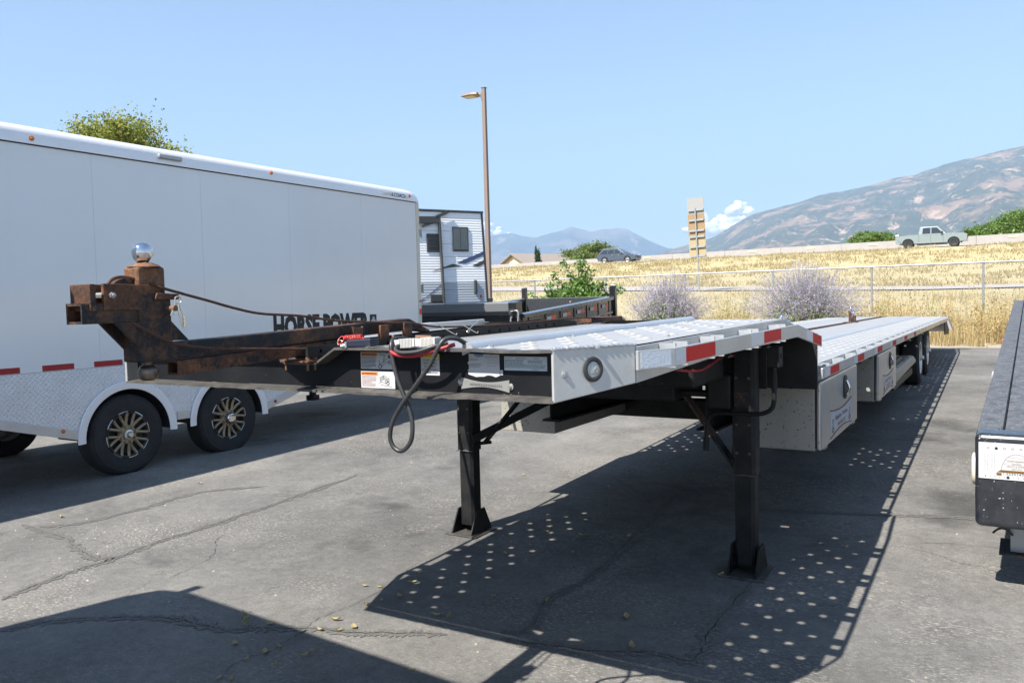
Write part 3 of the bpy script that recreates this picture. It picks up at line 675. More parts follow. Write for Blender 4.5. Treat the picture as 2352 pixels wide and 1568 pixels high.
# ---- decals on the web
YW = 2.110
def wx(x): return x*1.029
def wz(z): return 1.57-(1.57-z)*1.029
def decal(x0, x1, z0, z1, mt='paper', name='label_sticker'):
    b = MB(); b.box(wx(x0), wx(x1), YW-.0008, YW-.0001, wz(z0), wz(z1)); return b.build(name, mt, web_o)
def patch(x0, x1, z0, z1, mt, lay=.0012):
    b = MB(); b.box(wx(x0), wx(x1), YW-lay, YW-lay+.0002, wz(z0), wz(z1)); return b.build('printed_panel', mt, web_o)
def wtext(s, x, z, h, mt='ink', width=None, bold=.0, lay=.0015):
    return text('lettering', s, h, (wx(x), YW-lay, wz(z)), (1, 0, 0), (0, 0, 1), mt, web_o, width, bold, ext=.0001)
def lines(x0, x1, z, n, dz, mt='inkgrey', h=.0016, seed=1, lay=.0013):
    rs = random.Random(seed); b = MB()
    for k in range(n):
        x = x0; end = x1-(rs.random()*.35 if k % 3 == 2 else rs.random()*.08)*(x1-x0)
        while x < end:
            l = rs.uniform(.003, .009); b.box(wx(x), wx(min(x+l, end)), YW-lay, YW-lay+.0002, wz(z-k*dz), wz(z-k*dz+h)); x += l+.0015
    o = b.build('fine_print', mt, web_o); o['kind'] = 'stuff'; return o
decal(-1.818, -1.675, 1.363, 1.418); patch(-1.815, -1.747, 1.4055, 1.416, 'orange'); wtext('WARNING', -1.803, 1.4075, .0068, 'ink', .052, .01)
b = MB(); b.prism([(wx(-1.812), wz(1.4075)), (wx(-1.8045), wz(1.4075)), (wx(-1.808), wz(1.4145))], 'y', YW-.0016, YW-.0014); b.build('warning_triangle', 'ink', web_o)
lines(-1.814, -1.750, 1.401, 9, .0042, 'ink', .0017, 1)
b = MB()
for c, r_ in (((-1.735, 1.372), .0065),):
    b.tube([(wx(c[0])+r_*math.cos(a), YW-.0014, wz(c[1])+r_*math.sin(a)) for a in np.linspace(0, 6.283, 17)], .0012, 5)
for p in ([(-1.74, 1.412), (-1.725, 1.408), (-1.712, 1.4095)], [(-1.716, 1.407), (-1.722, 1.385), (-1.735, 1.38)], [(-1.722, 1.385), (-1.705, 1.398)], [(-1.728, 1.372), (-1.71, 1.385), (-1.69, 1.392)], [(-1.74, 1.392), (-1.738, 1.378)]):
    b.tube([(wx(x), YW-.0014, wz(z)) for x, z in p], .0006, 5)
b.build('line_drawing', 'ink', web_o)['kind'] = 'stuff'
patch(-1.702, -1.690, 1.399, 1.4085, 'inkgrey'); lines(-1.740, -1.69, 1.4145, 1, .004, 'ink', .0013, 4); lines(-1.702, -1.68, 1.386, 3, .0035, 'ink', .0014, 5)
decal(-1.819, -1.676, 1.300, 1.355); patch(-1.817, -1.747, 1.3425, 1.353, 'orange'); wtext('WARNING', -1.804, 1.3445, .0068, 'ink', .052, .01)
b = MB(); b.prism([(wx(-1.813), wz(1.3445)), (wx(-1.8055), wz(1.3445)), (wx(-1.809), wz(1.3515))], 'y', YW-.0016, YW-.0014); b.build('warning_triangle', 'ink', web_o)
lines(-1.814, -1.752, 1.338, 9, .004, 'inkpink', .0015, 7)
b = MB(); tr = [(-1.738, 1.325), (-1.716, 1.316), (-1.700, 1.324), (-1.722, 1.333), (-1.738, 1.325)]
up2 = [(x, z+.009) for x, z in tr]
for p in (tr, up2, *[[tr[i], up2[i]] for i in range(4)], [(-1.742, 1.318), (-1.73, 1.3215)], [(-1.735, 1.312), (-1.69, 1.306)], [(-1.731, 1.3365), (-1.709, 1.3275)], [(-1.727, 1.339), (-1.706, 1.330)]):
    b.tube([(wx(x), YW-.0014, wz(z)) for x, z in p], .0006, 5)
b.tube([(wx(-1.705)+.0055*math.cos(a), YW-.0014, wz(1.318)+.0055*math.sin(a)) for a in np.linspace(0, 6.283, 13)], .0012, 5); b.build('line_drawing', 'ink', web_o)['kind'] = 'stuff'
decal(-1.569, -1.497, 1.348, 1.415); patch(-1.568, -1.498, 1.4015, 1.4145, 'yellow'); wtext('CAUTION', -1.5585, 1.4045, .0075, 'ink', .056, .008)
b = MB(); b.prism([(wx(-1.5665), wz(1.4045)), (wx(-1.5595), wz(1.4045)), (wx(-1.563), wz(1.411))], 'y', YW-.0016, YW-.0014); b.build('warning_triangle', 'ink', web_o)
for k, s_ in enumerate(('DO NOT EXCEED', "MANUFACTURER'S", 'VEHICLE WEIGHT', 'RATINGS OR LOAD', 'RECOMMENDATIONS.')):
    wtext(s_, -1.558 if k < 3 else -1.565, 1.393-k*.0098, .0052, 'ink', (.050, .052, .050, .060, .063)[k], .004)
# torn inspection paper
b = MB(); random.seed(5)
Lx = [(-1.389+random.uniform(-.003, .004), 1.417-.063*i/14) for i in range(15)]; Bt = [(-1.389+.112*i/8, 1.354-.003+random.uniform(-.004, .003)) for i in range(1, 9)]
b.prism([(wx(x), wz(z)) for x, z in Lx+Bt+[(-1.277, 1.416)]], 'y', YW-.0008, YW-.0001); b.build('inspection_paper', 'paper', web_o)
b = MB(); b.prism([(wx(x), wz(z)) for x, z in [(-1.366, 1.417), (-1.334, 1.4165), (-1.334, 1.411), (-1.350, 1.407), (-1.366, 1.411)]], 'y', YW-.0013, YW-.0011); b.build('printed_badge', 'inkblue', web_o)
wtext('TRAILER', -1.363, 1.4115, .003, 'paper', .026, .0); wtext('FMHSA', -1.312, 1.4115, .0028, 'inkgrey', .014); lines(-1.328, -1.285, 1.407, 1, .003, 'inkgrey', .0011, 3)
lines(-1.382, -1.352, 1.402, 2, .0042, 'inkgrey', .0012, 4); lines(-1.384, -1.338, 1.386, 3, .0042, 'inkgrey', .0012, 6); lines(-1.320, -1.280, 1.398, 3, .008, 'inkgrey', .0008, 9)
b = MB(); b.box(wx(-1.2755), wx(-1.266), YW-.0006, YW-.0001, wz(1.355), wz(1.37)); b.build('paper_scrap', 'paper', web_o)
# data sticker
decal(-1.26, -1.116, 1.370, 1.411, 'papergrey'); wtext('SHIPSHE TRAILERS', -1.221, 1.4045, .0033, 'ink', .038); wtext('MANUFACTURED BY', -1.258, 1.4053, .002, 'ink', .028); wtext('9/9/2022', -1.159, 1.4045, .0032, 'ink', .017); wtext('STEP DECK', -1.166, 1.3715, .003, 'ink', .024)
lines(-1.258, -1.19, 1.3995, 4, .0036, 'ink', .0014, 12); lines(-1.18, -1.13, 1.3985, 3, .0036, 'ink', .0013, 13); lines(-1.258, -1.12, 1.3855, 3, .0034, 'inkgrey', .0014, 14)
b = MB(); b.box(wx(-1.258), wx(-1.118), YW-.0013, YW-.0011, wz(1.3758), wz(1.3762)); b.build('printed_rule', 'ink', web_o)
# stamped number plate with waisted edges and two screws
b = MB(); T = []; n = 12
for i in range(n+1): t = i/n; T.append((-1.415+.172*t, 1.345-.011*math.sin(math.pi*t)-.004*t))
for i in range(n+1): t = i/n; T.append((-1.243-.172*t, 1.303+.011*math.sin(math.pi*t)+.006*t))
b.prism([(wx(x), wz(z)) for x, z in T], 'y', YW-.0035, YW-.002)
for x, z in ((-1.418, 1.329), (-1.238, 1.321)): b.prism([(wx(x)+.009*math.cos(a), wz(z)+.011*math.sin(a)) for a in np.linspace(0, 6.283, 13)[:-1]], 'y', YW-.0034, YW-.002)
npl = b.build('number_plate', 'plateAlu', web_o, bevel=.0004, seg=1)
for x, z in ((-1.416, 1.329), (-1.240, 1.321)):
    b = MB(); b.cyl((wx(x), YW-.003, wz(z)), (wx(x), YW-.009, wz(z)), .0055, n=6); b.build('plate_screw', 'zinc', web_o)
text('stamped_number', '4S96F6325NS462575', .0075, (wx(-1.383), YW-.0037, wz(1.3215)), (1, 0, -.035), (0, 0, 1), 'inkgrey', web_o, .118, .0, ext=.0005)

# ---- chassis under the decks
for x0 in (-1.60, -2.72):
    b = MB(); b.prism([(2.12, 1.392), (4.4, 1.392), (5.0, 1.33), (5.0, 1.12), (4.3, 1.12), (3.0, 1.285), (2.12, 1.285)], 'x', x0-.03, x0+.04); b.build('neck_beam', 'black', GT)
    b = MB(); b.prism([(x0-.06, .725), (x0+.072, .725), (x0+.072, .74), (x0+.012, .74), (x0+.012, 1.10), (x0+.072, 1.10), (x0+.072, 1.112), (x0-.06, 1.112), (x0-.06, 1.10), (x0, 1.10), (x0, .74), (x0-.06, .74)], 'y', 5.02, 18.7)
    b.build('main_beam', 'black', GT, fn=lo_)
for y in (2.78, 3.4225, 4.09):
    b = MB(); b.prism([(y-.035, 1.315), (y+.035, 1.315), (y+.035, 1.322), (y+.006, 1.322), (y+.006, 1.398), (y-.006, 1.398), (y-.006, 1.322), (y-.035, 1.322)], 'x', -3.22, -.98); b.build('cross_member', 'black', GT)
k = 0
while 5.86+.6525*k < 18.7:
    y = 5.86+.6525*k; k += 1
    b = MB(); b.prism([(y-.033, 1.014), (y+.033, 1.014), (y+.033, 1.021), (y+.006, 1.021), (y+.006, 1.146), (y-.006, 1.146), (y-.006, 1.021), (y-.033, 1.021)], 'x', -3.22, -.98); b.build('cross_member', 'black', GT, fn=lo_)
b = MB(); b.box(-3.23, -.92, 4.995, 5.012, 1.016, 1.345); b.build('step_panel', 'black', GT, bevel=.002)
b = MB(); b.box(-2.6, -1.6, 4.45, 4.98, .98, 1.32); b.build('centre_box', 'black', GT, bevel=.01)
b = MB(); b.box(-1.60, -1.30, 3.9, 4.42, 1.12, 1.34); b.build('neck_housing', 'black', GT, bevel=.02, seg=3)
b = MB(); b.box(-2.95, -1.45, 6.55, 6.72, .56, .72); b.build('under_crossbar', 'black', GT, bevel=.006)
b = MB(); b.cyl((-2.3, 3.2, 1.20), (-1.62, 3.2, 1.20), .035, n=18); b.build('rusty_pipe', 'rust', GT, smooth=50)
b = MB(); b.tube(smoothpath([(-2.7, 4.0, 1.22), (-2.2, 4.1, 1.14), (-1.8, 4.2, 1.16), (-1.62, 4.2, 1.24)]), .008, 8); b.build('wiring_loom', 'plasticblk', GT, smooth=60)
# perforated centre track on the upper deck
def holed_plate(name, x0, x1, top, bot, ys, r_, mt, ya, yb, step):
    """upright plate running along y with round holes through it"""
    b = MB(); edges = [ya]
    for y in ys: edges += [y-step/2, y+step/2]
    n = 12
    for side, x in ((0, x0), (1, x1)):
        for y in ys:
            a, c = y-step/2, y+step/2; zt = lambda q: top(q); zb = lambda q: bot(q); zc = (zt(y)+zb(y))/2
            per = [(a+(c-a)*t, zb(a+(c-a)*t)) for t in (0, 1/3, 2/3)]+[(c, zb(c)+(zt(c)-zb(c))*t) for t in (0, 1/3, 2/3)]+[(c-(c-a)*t, zt(c-(c-a)*t)) for t in (0, 1/3, 2/3)]+[(a, zt(a)-(zt(a)-zb(a))*t) for t in (0, 1/3, 2/3)]
            ang = [math.atan2(z-zc, yy-y) for yy, z in per]
            V = [(x, yy, z) for yy, z in per]+[(x, y+r_*math.cos(q), zc+r_*math.sin(q)) for q in ang]
            b.add(V, [(i, (i+1) % n, n+(i+1) % n, n+i) for i in range(n)])
            if side == 0:
                V2 = [(x0, y+r_*math.cos(q), zc+r_*math.sin(q)) for q in ang]+[(x1, y+r_*math.cos(q), zc+r_*math.sin(q)) for q in ang]
                b.add(V2, [(i, (i+1) % n, n+(i+1) % n, n+i) for i in range(n)])
    for a, c in ((ya, ys[0]-step/2), (ys[-1]+step/2, yb)):
        b.prism([(a, bot(a)), (c, bot(c)), (c, top(c)), (a, top(a))], 'x', x0, x1)
    Y = [ys[0]-step/2]+[y+step/2 for y in ys]
    for a, c in zip(Y, Y[1:]):
        b.add([(x0, a, top(a)), (x1, a, top(a)), (x1, c, top(c)), (x0, c, top(c))], [(0, 1, 2, 3)]); b.add([(x0, a, bot(a)), (x1, a, bot(a)), (x1, c, bot(c)), (x0, c, bot(c))], [(0, 3, 2, 1)])
    return b.build(name, mt, GT, smooth=40)
hy = [2.09+.0915*k for k in range(20)]
for x in (-2.043, -2.157):
    holed_plate('track_plate', x-.006, x+.006, lambda y: 1.4345+.0215*(y-2.03) if y < 3.95 else 1.476-(y-3.95)*.14, lambda y: 1.396+.0155*(y-2.03), hy, .0085, 'black', 2.03, 4.10, .0915)
b = MB(); b.box(-2.1505, -2.0495, 2.12, 4.3, 1.398, 1.405); b.build('track_floor', 'rustdark', GT, fn=lambda x, y, z: (x, y, z+.0155*(y-2.03)))
# perforated rusty track on the lower deck
for x in (-2.055, -2.145):
    b = MB(); b.box(x-.006, x+.006, 5.06, 18.7, ZL-.02, ZL+.022); b.build('track_rail', 'rustbolt', GT, fn=lo_)
b = MB(); b.box(-2.139, -2.061, 5.06, 18.7, ZL-.02, ZL+.006); b.build('track_floor', 'rustdark', GT, fn=lo_)
b = MB()
for k in range(150): b.cyl((-2.0488, 5.2+.09*k, ZL+.010), (-2.0478, 5.2+.09*k, ZL+.010), .006, n=8)
o = b.build('track_holes', 'ink', GT, fn=lo_); o['kind'] = 'stuff'
# deck bolts
for x in (-1.455, -1.02):
    for y in (2.19, 2.78, 3.42, 4.09):
        if x == -1.455: x2 = -1.395
        else: x2 = x
        b = MB(); z = ZU+.010*(y-2.05); b.cyl((x2, y, z), (x2, y, z+.007), .0085, n=6); b.build('deck_bolt', 'galv', GT)
# small wedge ramp lying at the step
b = MB(); b.prism([(5.03, 1.168), (5.03, 1.262), (5.10, 1.258), (5.42, 1.195), (5.42, 1.166)], 'x', -1.30, -1.02); b.build('wedge_ramp', 'alu', GT, bevel=.004)
b = MB(); b.tube(smoothpath([(-.98, 5.02, 1.27), (-.95, 5.05, 1.30), (-.93, 5.10, 1.29), (-.93, 5.14, 1.27)]), .010, 8); b.build('rubber_hook', 'plasticblk', GT, smooth=60)

# ---- dovetail at the rear
b = MB(); b.prism([(18.8, 1.066), (18.8, 1.03), (20.25, .70), (20.25, .735)], 'x', -3.235, -.965); b.build('dovetail', 'aludeck', GT)
for mir in (0, 1):
    mx = (lambda x: -4.2-x) if mir else (lambda x: x)
    b = MB(); b.prism([(18.8, .987), (18.8, 1.051), (20.25, .80), (20.25, .735)], 'x', *sorted((mx(-.905), mx(-.894)))); b.build('rub_rail', 'alu', GT)
    for k in range(5):
        y = 18.95+.27*k; b = MB(); z = 1.04-(y-18.8)*.173; b.box(*sorted((mx(-.9615), mx(-.9055))), y, y+.05, z-.08, z); b.build('stake_pocket', 'alu', GT)
    b = MB(); b.prism([(18.8, .94), (18.8, .70), (20.2, .64), (20.2, .72)], 'x', *sorted((mx(-.99), mx(-.975)))); b.build('dovetail_side', 'black', GT)

# ---- tool boxes
def toolbox(x0, x1, y0, y1, z0, z1, right):
    b = MB(); b.box(x0, x1, y0, y1, z0, z1); tb = b.build('tool_box', 'toolalu', GT, bevel=.006)
    if right:
        b = MB(); b.box(x1+.012, x1+.040, y0-.01, y1-.01, z0+.006, z1-.005); b.build('tool_box_door', 'tooldoor', tb, bevel=.012, seg=3)
        b = MB(); b.box(x1+.0005, x1+.012, y0+.01, y1-.02, z0+.012, z1-.012); b.build('door_seal', 'plasticblk', tb)
        yc = y0+(y1-y0)*.60; zc = z1-(z1-z0)*.27
        b = MB(); P8 = [(yc+.070*math.cos(a)*(1 if abs(math.cos(a)) > .1 else 1), zc+.085*math.sin(a)) for a in np.linspace(0, 6.283, 25)[:-1]]
        b.prism(P8, 'x', x1+.040, x1+.050); b.build('latch_plate', 'plasticblk', tb, bevel=.003)
        b = MB(); b.tube(smoothpath([(x1+.052, yc, zc+.045), (x1+.066, yc, zc+.01), (x1+.070, yc, zc-.02), (x1+.058, yc, zc-.05)]), [.009]*18+[.012], 10); b.build('latch_handle', 'chrome', tb, smooth=60)
        # decal with waisted edges
        ya, yb, za, zb = y0+.30, y1-.30, z0+.035, z0+.215; T = []; n = 12
        for i in range(n+1): t = i/n; T.append((ya+(yb-ya)*t, zb-.028*math.sin(math.pi*t)))
        for i in range(n+1): t = i/n; T.append((yb-(yb-ya)*t, za+.028*math.sin(math.pi*t)))
        b = MB(); b.prism(T, 'x', x1+.0402, x1+.0410); b.build('maker_decal', 'paperblue', tb)
        text('lettering', 'Shipshe Trailers', .030, (x1+.0412, ya+.18, zb-.085), (0, 1, 0), (0, 0, 1), 'inkpink', tb, yb-ya-.36)
        text('lettering', '260-768-7257', .026, (x1+.0412, ya+.27, zb-.135), (0, 1, 0), (0, 0, 1), 'inkpink', tb, yb-ya-.54)
        for yy in (ya+.09, yb-.09):
            b = MB()
            for q in range(3): b.box(x1+.0410, x1+.0414, yy-.03, yy+.03, zb-.075-.016*q, zb-.069-.016*q)
            b.tube([(x1+.0412, yy+.030*math.cos(a), zb-.135+.018*math.sin(a)) for a in np.linspace(0, 6.283, 17)], .003, 5); b.build('decal_emblem', 'inkgold', tb)['kind'] = 'stuff'
        for za_, sg in ((zb, -1), (za, 1)):
            b = MB(); b.tube([(x1+.0412, ya+(yb-ya)*i/16, za_+sg*.028*math.sin(math.pi*i/16)) for i in range(17)], .004, 5); b.build('decal_border', 'inkgold', tb)
    return tb
M['toolalu'] = mat('brushed tool box side', (.36, .34, .30), .5, .35, var=.12, vscale=4, speck=((.07, .06, .05), 60, .665), dirt=((.28, .25, .21), .4, 9))
M['tooldoor'] = mat('tool box door', (.50, .49, .475), .33, .65, var=.08, vscale=3)
M['paperblue'] = mat('pale blue decal', (.46, .48, .52), .4, 0, var=.05)
toolbox(-1.42, -.985, 5.26, 6.72, .60, 1.035, True)
toolbox(-1.42, -.985, 8.02, 9.45, .585, 1.015, True)
toolbox(-3.26, -2.80, 5.24, 6.72, .60, 1.035, False)

# ---- running gear
def wheel(parent, cx, cy, cz, rad, wid, out, spokes, rimr, world=True, name='wheel', hubcap=False):
    """tyre + rim standing upright, axle along x, outer face towards out (+1 or -1)"""
    b = MB(); w2 = wid/2; rr = rimr
    prof = [(rr, -w2*.80), (rr+.02, -w2*.93), (rad*.80, -w2), (rad*.93, -w2*.95), (rad*.985, -w2*.80), (rad, -w2*.62), (rad, w2*.62), (rad*.985, w2*.80), (rad*.93, w2*.95), (rad*.905, w2*.985), (rad*.90, w2*1.01), (rad*.89, w2*1.01), (rad*.885, w2*.99), (rad*.86, w2*1.0), (rad*.80, w2*.99), (rad*.795, w2*1.005), (rad*.785, w2*1.005), (rad*.78, w2*.985), (rr+.028, w2*.95), (rr+.008, w2*.90), (rr, w2*.80)]
    b.lathe([(r_, h*out) for r_, h in prof], (cx, cy, cz), (1, 0, 0), 56)
    wh = b.build(name, 'rubber', parent, world=world, smooth=35)
    # tread grooves as fine rings
    b = MB(); b.lathe([(rr-.004, -w2*.8*out), (rr-.012, -w2*.3*out), (rr-.02, w2*.35*out), (rr-.004, w2*.80*out), (rr+.006, w2*.90*out), (rr+.002, w2*.97*out), (rr-.012, w2*.93*out), (rr-.03, w2*.5*out), (.05, w2*.30*out), (.001, w2*.30*out)], (cx, cy, cz), (1, 0, 0), 48)
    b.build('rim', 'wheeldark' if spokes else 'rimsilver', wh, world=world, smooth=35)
    xf = cx+out*w2
    if spokes:
        b = MB()
        for k in range(spokes):
            a0 = 2*math.pi*k/spokes+.2
            for d in (-.17, .17):
                pts = [(xf-out*.030, cy+q*math.cos(a0+d*f), cz+q*math.sin(a0+d*f)) for q, f in ((rr*.28, .15), (rr*.5, .55), (rr*.75, 1.0), (rr*.98, 1.25))]
                pts = [Vector(p)+Vector((out*dx_, 0, 0)) for p, dx_ in zip(pts, (.012, .006, .006, .018))]
                b.tube(smoothpath(pts, 4), .0145, 6)
        b.lathe([(.001, -.004*out), (rr*.40, -.004*out), (rr*.43, -.016*out), (rr*.43, -.04*out)], (xf-out*.008, cy, cz), (1, 0, 0), 32)
        b.build('spokes', 'bronze', wh, world=world, smooth=45)['kind'] = 'stuff'
        b = MB()
        for k in range(spokes):
            a0 = 2*math.pi*k/spokes+.2
            arc = [(xf-out*.010, cy+rr*1.03*math.cos(a0+t*.045), cz+rr*1.03*math.sin(a0+t*.045)) for t in range(-5, 6)]
            b.tube(arc, .0055, 5)
            for t in (-.2, .2): b.cyl((xf-out*.016, cy+rr*.985*math.cos(a0+t), cz+rr*.985*math.sin(a0+t)), (xf-out*.006, cy+rr*.985*math.cos(a0+t), cz+rr*.985*math.sin(a0+t)), .007, n=8)
        b.build('rim_accents', 'rimsilver', wh, world=world)['kind'] = 'stuff'
        b = MB()
        for k in range(8):
            a = 2*math.pi*k/8+.3; p = (xf-out*.012, cy+rr*.36*math.cos(a), cz+rr*.36*math.sin(a)); b.cyl(p, (p[0]+out*.022, p[1], p[2]), .0125, .010, n=6)
        b.build('lug_nuts', 'bronze', wh, world=world)['kind'] = 'stuff'
    b = MB()
    if hubcap: b.lathe([(rr*.27, -.012*out), (rr*.27, .03*out), (rr*.22, .045*out), (rr*.12, .05*out), (.0005, .048*out)], (xf, cy, cz), (1, 0, 0), 28)
    else: b.lathe([(rr*.22, -.012*out), (rr*.22, .005*out), (rr*.14, .01*out), (rr*.14, .03*out), (rr*.10, .042*out), (.0005, .043*out)], (xf, cy, cz), (1, 0, 0), 28)
    b.build('hub_cap', 'chrome' if hubcap else 'rimsilver', wh, world=world, smooth=40)
    return wh
for y in (13.75, 15.15):
    for x, out in ((-1.15, 1), (-1.42, 1), (-2.78, -1), (-3.05, -1)):
        wheel(GT, x, y, lot(y)+.405, .405, .235, out, 0, .235)
    b = MB(); b.cyl((-3.0, y, lot(y)+.41), (-1.2, y, lot(y)+.41), .065, n=14); b.build('axle', 'black', GT, smooth=40)
b = MB(); pts = []
for i in range(9): a = R(90+i*11); pts.append((13.75+.50*math.cos(a), lot(13.75)+.42+.42*math.sin(a)))
ff = [(11.0, .78), (11.9, .79)]
b.prism([(10.0, .70), (12.2, .72), (12.5, .66), (12.5, .60), (10.0, .55)], 'x', -1.38, -1.0); b.build('fender_tank', 'toolalu', GT, bevel=.04, seg=4)
b = MB(); b.box(-1.36, -1.03, 10.1, 12.3, .46, .545); b.build('tank_cradle', 'black', GT, bevel=.01)

# ---- landing legs
def landing_leg(x, y, bx, bz):
    b = MB(); w_ = .064; ch = .018
    sq = [(x-w_, y-w_+ch), (x-w_+ch, y-w_), (x+w_-ch, y-w_), (x+w_, y-w_+ch), (x+w_, y+w_-ch), (x+w_-ch, y+w_), (x-w_+ch, y+w_), (x-w_, y+w_-ch)]
    b.prism(sq, 'z', .575, 1.30); leg = b.build('landing_leg', 'black', GT, bevel=.002)
    w2 = .056
    sq = [(x-w2, y-w2+ch), (x-w2+ch, y-w2), (x+w2-ch, y-w2), (x+w2, y-w2+ch), (x+w2, y+w2-ch), (x+w2-ch, y+w2), (x-w2+ch, y+w2), (x-w2, y+w2-ch)]
    b = MB(); b.prism(sq, 'z', .07, .60); b.build('inner_leg', 'black', leg)
    z0 = lot(y)
    b = MB(); b.box(x-.125, x+.125, y-.14, y+.14, z0+.0, z0+.010); b.build('foot_plate', 'blacklip', leg, bevel=.002)
    for s_ in (-1, 1):
        b = MB(); b.prism([(y-.13, z0+.010), (y+.13, z0+.010), (y+.045, z0+.165), (y-.045, z0+.165)], 'x', *sorted((x+s_*.072, x+s_*.082))); b.build('foot_gusset', 'black', leg)
    b = MB(); b.box(x-.071, x+.071, y+.04, y+.05, z0+.01, z0+.10); b.build('foot_tie', 'black', leg); b = MB(); b.box(x-.071, x+.071, y-.02, y+.02, z0+.045, z0+.075); b.build('foot_pin', 'black', leg)
    b = MB(); b.box(x-.10, x+.10, y+.06, y+.075, 1.05, 1.34); b.build('mounting_bracket', 'black', leg)
    return leg
LL = landing_leg(-3.105, 4.57, 0, 0); RL = landing_leg(-1.225, 4.57, 0, 0)
b = MB(); b.bar((-3.03, 4.64, .61), (-2.76, 4.74, .95), .012, .06, up=(0, 1, 0)); b.build('leg_brace', 'black', LL); b = MB(); b.bar((-3.03, 4.50, .66), (-2.60, 5.4, .98), .012, .055); b.build('leg_brace', 'black', LL)
b = MB(); b.cyl((-3.05, 4.60, .615), (-3.0, 4.68, .615), .012, n=10); b.build('brace_bolt', 'black', LL)
b = MB(); b.bar((-1.30, 4.62, .60), (-1.72, 4.62, 1.18), .014, .085, up=(0, 1, 0)); b.build('leg_brace', 'rustdark', RL); b = MB(); b.bar((-1.29, 4.52, .64), (-1.45, 5.3, 1.0), .012, .055); b.build('leg_brace', 'rustdark', RL)
b = MB(); b.cyl((-3.05, 4.57, 1.02), (-1.28, 4.57, 1.02), .021, n=14); b.build('cross_shaft', 'black', GT, smooth=50)
b = MB(); b.box(-1.42, -1.29, 4.50, 4.64, .94, 1.14); b.build('gear_box', 'black', RL, bevel=.012)
b = MB()
cr = [(-1.038, 4.44, 1.215), (-1.038, 4.44, 1.10), (-1.039, 4.44, 1.01), (-1.055, 4.44, .962), (-1.10, 4.44, .938), (-1.16, 4.44, .932), (-1.30, 4.44, .928), (-1.365, 4.44, .922), (-1.400, 4.44, .890), (-1.410, 4.44, .83), (-1.414, 4.44, .735)]
b.tube(smoothpath(cr, 5), .0125, 10); b.cyl((-1.414, 4.44, .79), (-1.415, 4.44, .715), .017, n=14); b.cyl((-1.038, 4.44, 1.07), (-1.038, 4.44, 1.15), .016, n=12)
b.build('crank_handle', 'black', RL, smooth=50)
b = MB(); b.box(-1.07, -1.005, 4.42, 4.50, 1.19, 1.30); b.cyl((-1.06, 4.46, 1.25), (-1.0, 4.46, 1.25), .014, n=8); b.build('crank_bracket', 'black', RL, bevel=.004)

# ---- air lines, weld seams and fixings that dress the chassis
for k, (pts, r_, mt) in enumerate((([(-1.64, 2.3, 1.30), (-1.62, 2.9, 1.262), (-1.66, 3.5, 1.24), (-1.62, 4.2, 1.16), (-1.62, 5.0, 1.08)], .009, 'plasticblk'), ([(-1.3, 3.2, 1.30), (-1.25, 3.8, 1.22), (-1.28, 4.4, 1.25), (-1.2, 4.95, 1.20)], .007, 'wire_red'), ([(-2.64, 2.4, 1.29), (-2.6, 3.3, 1.25), (-2.66, 4.2, 1.17), (-2.6, 5.0, 1.06)], .008, 'plasticblk'))):
    b = MB(); b.tube(smoothpath(pts, 6), r_, 8); b.build('air_line', mt, GT, smooth=60)
for x, y in ((-3.105, 4.57), (-1.225, 4.57)):
    par = LL if x < -2 else RL
    for dz in (.70, .86, 1.12):
        for dx in (-.035, .035):
            b = MB(); b.cyl((x+dx, y-.064, dz), (x+dx, y-.071, dz), .008, n=6); b.build('leg_bolt', 'blacklip', par)
    b = MB(); rs = random.Random(4); b.tube([(x-.062+.124*i/12, y-.066, .577+rs.uniform(-.002, .002)) for i in range(13)], .004, 6); b.build('weld_bead', 'blacklip', par)
    b = MB(); b.box(x-.045, x+.045, y-.0665, y-.0645, .96, 1.04); b.build('leg_label', 'rustdark', par)
for y0, y1 in ((5.26, 6.72), (8.02, 9.45)):
    for z in (.66, .98):
        b = MB(); b.cyl((-.96, y0-.010, z), (-.96, y0+.002, z), .006, n=8); b.build('box_rivet', 'galv', GT)
    for y in (y0+.12, y1-.2):
        b = MB(); b.cyl((-.955, y, .60 if y0 < 6 else .585), (-.955, y+.10, .60 if y0 < 6 else .585), .008, n=8); b.build('door_hinge', 'galv', GT)
# ------------------------------------------------------------------ rusty hitch arm carried in the track
HA = thing('hitch_arm', 'rusty steel hitch arm with ball posts sticking out over the trailer nose', 'hitch', (-2.1, 1.47, 1.39))
X0 = -2.118
b = MB(); b.prism([(1.425, 1.425), (1.53, 1.425), (1.53, 1.618), (1.425, 1.618)], 'x', X0-.042, X0+.042); b.build('column', 'rustdark', HA, bevel=.006, seg=3)
b = MB(); b.prism([(1.47, 1.602), (1.552, 1.602), (1.552, 1.618), (1.48, 1.622)], 'x', X0-.05, X0+.05); b.build('collar', 'rust', HA, bevel=.003)
b = MB(); b.prism([(1.432, 1.60), (1.520, 1.60), (1.520, 1.697), (1.432, 1.697)], 'x', X0-.034, X0+.034); post = b.build('ball_post', 'rustlight', HA, bevel=.008, seg=3)
b = MB(); b.lathe([(.046, 1.697), (.040, 1.702), (.027, 1.707), (.026, 1.708)], (X0, 1.476, 0), (0, 0, 1), 24); b.build('post_cap', 'rustlight', post, smooth=50)
b = MB(); b.lathe([(.024, 1.706), (.0165, 1.711), (.0145, 1.717), (.0165, 1.724), (.024, 1.731), (.0292, 1.744), (.0295, 1.754), (.026, 1.768), (.018, 1.776), (.012, 1.7785), (.0003, 1.7785)], (X0, 1.473, -.012), (0, 0, 1), 36); b.build('hitch_ball', 'chrome', HA, smooth=45)
b = MB(); b.lathe([(.016, 1.43), (.0135, 1.415), (.022, 1.411), (.0285, 1.400), (.0285, 1.388), (.024, 1.375), (.017, 1.370), (.0003, 1.3695)], (X0, 1.474, 0), (0, 0, 1), 32); b.build('lower_ball', 'oldball', HA, smooth=45)
